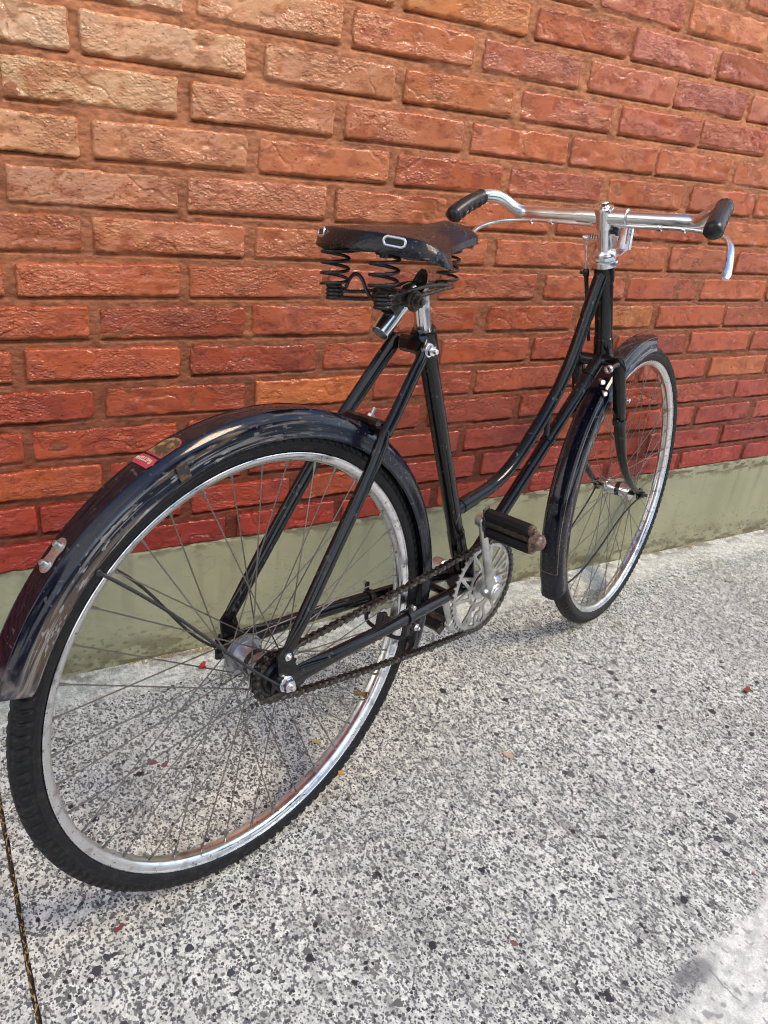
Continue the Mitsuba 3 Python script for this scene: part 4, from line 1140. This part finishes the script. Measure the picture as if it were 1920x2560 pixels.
# ---- fork, head and handlebar (turned with the steering)
for s in (-1, 1):
    bl = spline(side([(0.903, 0.0455, 0.726), (0.925, 0.0465, 0.666), (0.948, 0.0478, 0.606), (0.973, 0.0492, 0.548), (1.008, 0.0505, 0.488), (1.056, 0.0518, 0.433), (1.112, 0.0530, 0.391), (1.166, 0.0545, 0.360)], s), 46)
    t = np.linspace(0, 1, 46)
    m = cat(tube(bl, np.interp(t, [0, 0.02, 0.06, 0.3, 1], [0.006, 0.0115, 0.0140, 0.0135, 0.0062]), 18, np.interp(t, [0, 0.02, 0.06, 0.3, 0.95, 1], [0.005, 0.010, 0.0120, 0.0112, 0.0062, 0.0040])),
            extrude_side(Polygon([(1.15, 0.358), (1.165, 0.372), (1.182, 0.366), (1.186, 0.352), (1.176, 0.343), (1.160, 0.348)]).buffer(0.002), s * 0.0545 + 0.002, 0.004))
    part('fork__blade', m, 'black_paint', True)
    bc, bd = bl[15], bl[16] - bl[14]
    bd = bd / np.linalg.norm(bd)
    part('fork__brake_guide', cat(lathe([(0, 0.0128), (0, 0.0152), (0.011, 0.0152), (0.011, 0.0128)], bc - bd * 0.0055, bc + bd * 0.0055, 24), rbox((0.010, 0.008, 0.012), 0.002, trans(*(bc + [-0.017, 0, 0]))), cyl(bc + [-0.019, -0.008, 0], bc + [-0.019, 0.008, 0], 0.0035, 10)), 'spring_wire', True)
part('fork__crown', cat(bar((0.913, -0.047, 0.712), (0.913, 0.047, 0.712), 0.0125, 20), lathe([(0, 0.0195), (0.004, 0.0215), (0.012, 0.0215), (0.016, 0.018), (0.03, 0.016)], HB + HAX * 0.002, HB - HAX * 0.05, 32)), 'black_paint', True)
part('fork__lamp_boss', cat(cyl((0.872, -0.040, 0.705), (0.900, -0.046, 0.712), 0.0052, 14), ), 'grimy_iron', True)
part('fork__boss_collar', lathe([(0, 0.0053), (0, 0.0088), (0.007, 0.0088), (0.007, 0.0053)], (0.866, -0.0385, 0.7035), (0.880, -0.042, 0.707), 20), 'chrome', True)
for (xx, yy, zz, r) in ((0.872, -0.028, 0.676, 0.0060), (0.880, -0.034, 0.651, 0.0052), (0.876, 0.026, 0.655, 0.0052)):
    part('fork__guard_screw', cat(cyl((xx, yy, zz), (xx - 0.005, yy - 0.005, zz + 0.001), r, 18, 0.0015), cyl((xx + 0.02, yy + 0.012, zz), (xx, yy, zz), r * 0.55, 10)), 'chrome', True)
part('fork__front_bolt', cyl((0.945, -0.060, 0.632), (0.945, -0.068, 0.632), 0.0046, 14), 'chrome', True)
hs = lambda pr, n=40: lathe(pr, HT - HAX * 0.002, HT + HAX * 0.2, n)  # noqa: E731
part('handlebar__headset', cat(hs([(0, 0.0205), (0.0, 0.0258), (0.002, 0.0268), (0.010, 0.0262), (0.0115, 0.0230), (0.0125, 0.0205)]), hs([(0.0125, 0.0225), (0.0135, 0.0240), (0.0195, 0.0240), (0.0205, 0.0220)], 8), hs([(0.0205, 0.0205), (0.0215, 0.0215), (0.0255, 0.0208), (0.029, 0.0178), (0.030, 0.0130)])), 'nickel', True)
SB = HT + HAX * 0.028
STP = np.array([0.8285, 0, 0.9945])
LUG = np.array([0.8235, 0, 0.9945])
sdir = (LUG + [0, 0, 0.012] - SB) / np.linalg.norm(LUG + [0, 0, 0.012] - SB)
L = np.linalg.norm(LUG + [0, 0, 0.0165] - SB)
part('handlebar__stem', cat(lathe([(0, 0.0132), (L - 0.040, 0.0132), (L - 0.038, 0.0170), (L - 0.006, 0.0186), (L, 0.0170), (L + 0.002, 0.0001)], SB, SB + sdir, 32), bar(STP + [0, -0.03, 0], STP + [0, 0.03, 0], 0.0138, 28)), 'nickel', True)
tp = SB + sdir * L
part('handlebar__stem_bolt', cat(cyl(tp, tp + sdir * 0.003, 0.0098, 24), hexnut(tp + sdir * 0.003, tp + sdir * 0.010, 0.0072)), 'chrome', True)
hb = [(0.764, 0.2330, 1.0195), (0.790, 0.2165, 1.0210), (0.808, 0.2025, 1.0125), (0.8215, 0.186, 0.9995), (0.8280, 0.172, 0.9948), (0.8285, 0.150, 0.9945), (0.8285, 0.12, 0.9945), (0.8285, 0.06, 0.9945)]
tail = [(0.700, 0.2425, 0.9915), (0.730, 0.2385, 1.006)]
pts = side(tail + hb, -1) + [(0.8285, 0, 0.9945)] + side(tail + hb, 1)[::-1]
part('handlebar__tube', tube(spline(pts, 130), 0.0123, 24), 'nickel', True)
part('handlebar__sleeve', cat(lathe([(0, 0.0115), (0.0005, 0.0152), (0.098, 0.0152), (0.0985, 0.0115)], STP + [0, -0.046, 0], STP + [0, 0.06, 0], 32), lathe([(0, 0.0150), (0.0015, 0.0165), (0.003, 0.0150)], STP + [0, -0.047, 0], STP, 32)), 'nickel', True)
for s in (-1, 1):
    g0, g1 = np.array([0.764, s * 0.2330, 1.0190]), np.array([0.672, s * 0.2462, 0.9785])
    t = np.linspace(0, 1, 60)
    ctr = np.array([g0 + (g1 - g0) * k_ for k_ in t])
    bend = np.array([0, 0, 0.004])
    ctr += np.outer(np.sin(np.pi * t), bend)
    r = np.interp(t, [0, 0.02, 0.06, 0.10, 0.55, 0.90, 0.965, 1.0], [0.0125, 0.0152, 0.0152, 0.0140, 0.0146, 0.0152, 0.0130, 0.0062])
    m = tube(ctr, r, 28)
    v = np.array(m.vertices)
    ax = (g1 - g0) / np.linalg.norm(g1 - g0)
    tt = np.clip(((v - g0) @ ax) / np.linalg.norm(g1 - g0), 0, 1)
    cpt = np.array([np.interp(tt, t, ctr[:, k_]) for k_ in range(3)]).T
    dn = (v - cpt) @ np.array([0.2, 0, -1.0])
    knob = np.clip(dn / 0.008, 0, 1) * np.clip(np.sin(tt * 2 * np.pi * 6.0), -0.4, 1) * ((tt > 0.12) & (tt < 0.9)) * 0.0026
    v += (v - cpt) / np.maximum(np.linalg.norm(v - cpt, axis=1, keepdims=True), 1e-6) * knob[:, None]
    gk = part('handlebar__grip', trimesh.Trimesh(v, m.faces, process=False), 'grip_rubber', True, smooth=60)
    # vent hole at the end of the grip
    part('handlebar__grip_hole', cyl(g1 - ax * 0.001, g1 + ax * 0.0006, 0.0032, 16, 0.0002), 'tyre_rubber', True)
    lv = side([(0.8270, 0.022, 0.9812), (0.8270, 0.11, 0.9808), (0.8270, 0.165, 0.9805), (0.822, 0.205, 0.9770), (0.806, 0.234, 0.9700), (0.785, 0.2485, 0.9600), (0.765, 0.256, 0.9460), (0.745, 0.262, 0.9300), (0.718, 0.268, 0.9090)], s)
    n_ = 70
    t = np.linspace(0, 1, n_)
    part('handlebar__brake_lever', tube(spline(lv, n_), np.interp(t, [0, 0.62, 0.80, 0.97, 1], [0.0046, 0.0048, 0.0072, 0.0084, 0.0055]), 14, np.interp(t, [0, 0.62, 0.80, 0.97, 1], [0.0042, 0.0044, 0.0042, 0.0046, 0.003])), 'nickel', True, smooth=70, label='rod brake lever hanging below the right grip' if s < 0 else 'rod brake lever below the left grip')
    part('handlebar__lever_clip', cyl((0.8275, s * 0.105, 0.981), (0.8275, s * 0.113, 0.981), 0.0070, 16), 'chrome', True)
    part('handlebar__lever_clip', cyl((0.8275, s * 0.150, 0.979), (0.8275, s * 0.156, 0.979), 0.006, 14), 'chrome', True)
ry = 0.030
part('handlebar__brake_rod', cat(bar((0.826, ry, 0.954), (0.8485, ry + 0.001, 0.893), 0.0022, 10), cyl((0.8255, ry - 0.005, 0.955), (0.8255, ry + 0.006, 0.955), 0.0052, 14), *[cyl((0.8255 + k_ * 0.0035, ry - 0.004 - k_ * 0.0035, 0.955), (0.8265 + k_ * 0.0035, ry - 0.006 - k_ * 0.0035, 0.955), 0.0062 - 0.0006 * (k_ % 2), 16) for k_ in range(4)]), 'chrome', True)
part('handlebar__rod_sleeve', cat(lathe([(0, 0.0030), (0.004, 0.0062), (0.014, 0.0062), (0.018, 0.0045), (0.060, 0.0040), (0.166, 0.0034), (0.168, 0.001)], (0.8475, ry + 0.001, 0.897), (0.925, ry + 0.004, 0.740), 16), cyl((0.851, ry, 0.889), (0.845, ry + 0.012, 0.889), 0.0035, 12)), 'spring_wire', True)
# lamp bracket: a slotted plate bent up in front of the headset
pl = Polygon([(-0.034, 0.0), (0.010, 0.0), (0.010, 0.048), (0.006, 0.052), (-0.034, 0.052)]).difference(sbox(-0.026, 0.010, -0.0215, 0.040)).difference(sbox(-0.010, 0.016, -0.006, 0.040))
pm = trimesh.creation.extrude_polygon(pl, 0.0024, engine='earcut')
pv = np.array(pm.vertices)
pm = cat(trimesh.Trimesh(np.c_[0.897 - pv[:, 2], pv[:, 0], 0.936 + pv[:, 1]], pm.faces, process=False), rbox((0.009, 0.0026, 0.052), 0.0008, trans(0.892, -0.0345, 0.962)))
foot = cat(rbox((0.040, 0.036, 0.0026), 0.0006, trans(0.879, -0.012, 0.931) @ rotm((0, 1, 0), -0.28)))
part('handlebar__lamp_bracket', cat(pm, foot), 'nickel', True, smooth=20, label='slotted chrome lamp bracket in front of the stem')
part('handlebar__adjuster', cat(cyl((0.842, -0.012, 0.968), (0.842, -0.024, 0.968), 0.0046, 14), cyl((0.842, -0.022, 0.968), (0.842, -0.028, 0.968), 0.0072, 18), cyl((0.838, -0.020, 0.979), (0.840, -0.020, 0.968), 0.004, 12)), 'spring_wire', True)


# ------------------------------------------------------------------ litter on the pavement
def leaf(pts, lift, curl, th=0.0004):
    p = np.array(pts, float)
    c = p.mean(0)
    k = len(p)
    ringz = lift + curl * np.linalg.norm(p - c, axis=1)
    V = np.vstack([np.c_[p, ringz], np.c_[p, ringz - th], [[*c, lift]], [[*c, lift - th]]])
    F = [(j, (j + 1) % k, 2 * k) for j in range(k)] + [(k + (j + 1) % k, k + j, 2 * k + 1) for j in range(k)]
    for j in range(k):
        F += [(j, k + j, k + (j + 1) % k), (j, k + (j + 1) % k, (j + 1) % k)]
    return trimesh.Trimesh(V, F, process=False)


def blade(x, y, L, w, ang, n=12, jag=0.25, seed=1):
    r = random.Random(seed)
    pts = []
    for i in range(n):
        a = 2 * math.pi * i / n
        j = 1 + jag * (r.random() - 0.5) * 2
        px, py = L / 2 * math.cos(a) * j, w / 2 * math.sin(a) * j * (1 - 0.3 * math.cos(a))
        pts.append((x + px * math.cos(ang) - py * math.sin(ang), y + px * math.sin(ang) + py * math.cos(ang)))
    return pts


add('fallen_leaf', leaf(blade(1.236, -0.049, 0.030, 0.016, 0.3, 14, 0.5, 4), 0.003, 0.12), 'leaf_brown', smooth=False, label='small curled reddish brown leaf on the concrete at the right edge', category='leaf')
add('fallen_leaf', leaf(blade(0.539, 0.001, 0.024, 0.015, 1.9, 14, 0.4, 8), 0.002, 0.1), 'leaf_tan', smooth=False, label='pale tan crumpled leaf scrap on open concrete right of the rear wheel', category='leaf')
add('fallen_leaf', leaf(blade(0.201, 0.182, 0.022, 0.008, 2.3, 12, 0.3, 5), 0.002, 0.1), 'leaf_olive', smooth=False, label='narrow yellowish leaf seen through the lower spokes of the rear wheel', category='leaf')
add('flower_petal', cat(leaf(blade(0.072, 0.481, 0.024, 0.016, 0.9, 12, 0.5, 6), 0.004, 0.25), leaf(blade(0.066, 0.474, 0.018, 0.009, 2.2, 12, 0.4, 9), 0.006, 0.3)), 'petal_red', smooth=False, label='crumpled bright red petal near the wall behind the rear hub', category='petal')
add('flower_petal', leaf(blade(0.228, 0.321, 0.016, 0.012, 0.2, 10, 0.35, 3), 0.0015, 0.1), 'petal_dark', smooth=False, label='dull dark red petal lying below the lower run of the chain', category='petal')
add('flower_petal', leaf(blade(-0.228, -0.059, 0.013, 0.009, 0.5, 10, 0.45, 2), 0.0015, 0.25), 'petal_dark', smooth=False, label='small dark red petal on the concrete in front of the rear tyre', category='petal')
add('cigarette_end', cat(cyl((0.186, 0.099, 0.0042), (0.212, 0.083, 0.0042), 0.0040, 16, 0.0006)), 'filter_cork', smooth=30, label='orange cork cigarette end beside the rear tyre', category='cigarette end')
add('paper_scrap', leaf(blade(1.063, 0.552, 0.022, 0.012, 0.3, 9, 0.3, 12), 0.004, 0.1, 0.002), 'chip_white', smooth=False, label='white scrap at the foot of the wall left of the front mudguard', category='scrap')
deb = []
lrng = random.Random(17)
for k in range(170):
    cx = lrng.choice([lrng.gauss(-0.03, 0.035), lrng.gauss(0.09, 0.03), lrng.uniform(-0.2, 2.2), lrng.gauss(1.75, 0.05)])
    cy = 0.548 - abs(lrng.gauss(0, 0.007))
    deb.append(leaf(blade(cx, cy, 0.004 + 0.006 * lrng.random(), 0.002 + 0.002 * lrng.random(), lrng.random() * 3, 6, 0.3, k), 0.0022 + 0.002 * lrng.random(), 0.2))
add('leaf_litter', cat(*deb), 'dry_straw', smooth=False, label='dry leaf crumbs along the foot of the plinth', category='leaf litter', kind='stuff')


# ------------------------------------------------------------------ behind the camera: unseen trees added to block low sky and show in paint and chrome
bs('tree_leaf', base_color=mikit.proc(lambda p, n, uv: mix((0.020, 0.040, 0.010), (0.060, 0.095, 0.025), noise(p.x * 2.0, p.y * 2.0, p.z * 2.0))), roughness=0.6)
bs('tree_bark', base_color=mikit.proc(lambda p, n, uv: mix((0.05, 0.035, 0.025), (0.11, 0.085, 0.06), fbm(p.x * 30, p.y * 30, p.z * 8, 3))), roughness=0.9)
trng, LT = np.random.default_rng(12), []
for tx_, ty_, hh, rad in ((-15.5, -10.5, 7.5, 3.0), (-10.2, -9.6, 8.2, 2.8), (-5.4, -10.2, 7.6, 2.7), (6.6, -10.0, 8.4, 2.9), (11.6, -9.7, 7.4, 2.8), (17.0, -10.6, 8.0, 3.0)):
    key = num('added_tree')
    labels[key] = {'label': ('first', 'second', 'third', 'fourth', 'fifth', 'sixth')[len(LT)] + ' leafy tree added unseen behind the viewer for reflections, counted along the road', 'category': 'tree', 'group': 'trees added for reflections'}
    LT.append(key)
    base = np.array([tx_, ty_, -0.14])
    limbs = [tube(spline([base, base + [0.05, 0.1, hh * 0.2], base + [-0.1, 0.0, hh * 0.42], base + [0.1, 0.1, hh * 0.7]], 16), np.linspace(0.17, 0.05, 16), 10)]
    cl = []
    for k in range(34):
        d_ = trng.normal(size=3)
        d_ /= np.linalg.norm(d_)
        c_ = base + [0, 0, hh * 0.56] + d_ * np.array([rad, rad, hh * 0.38]) * (0.45 + 0.5 * trng.random())
        cl.append((c_, 0.55 + 0.5 * trng.random()))
        if k < 9:
            limbs.append(tube(spline([base + [0, 0, hh * (0.28 + 0.03 * k)], (base + [0, 0, hh * 0.5]) * 0.5 + c_ * 0.5, c_], 8), np.linspace(0.06, 0.015, 8), 7))
    add(key + '__trunk', cat(*limbs), 'tree_bark', smooth=True)
    m_ = 8500
    cs_ = np.array([c_ for c_, _ in cl])[trng.integers(0, len(cl), m_)]
    rs_ = np.array([r_ for _, r_ in cl])[trng.integers(0, len(cl), m_)]
    dd = trng.normal(size=(m_, 3))
    dd /= np.linalg.norm(dd, axis=1, keepdims=True)
    pp = cs_ + dd * (rs_ * (0.55 + 0.45 * trng.random(m_)))[:, None]
    e1_ = trng.normal(size=(m_, 3))
    e1_ /= np.linalg.norm(e1_, axis=1, keepdims=True)
    e2_ = np.cross(e1_, trng.normal(size=(m_, 3)))
    e2_ /= np.linalg.norm(e2_, axis=1, keepdims=True)
    sz = (0.09 + 0.08 * trng.random(m_))[:, None]
    V_ = np.stack([pp - e1_ * sz, pp + e2_ * sz * 0.5, pp + e1_ * sz, pp - e2_ * sz * 0.5], 1).reshape(-1, 3)
    q_ = np.arange(m_)[:, None] * 4
    add(key + '__crown', trimesh.Trimesh(V_, np.vstack([q_ + [0, 1, 2], q_ + [0, 2, 3]]), process=False), 'tree_leaf', smooth=False, kind='stuff')
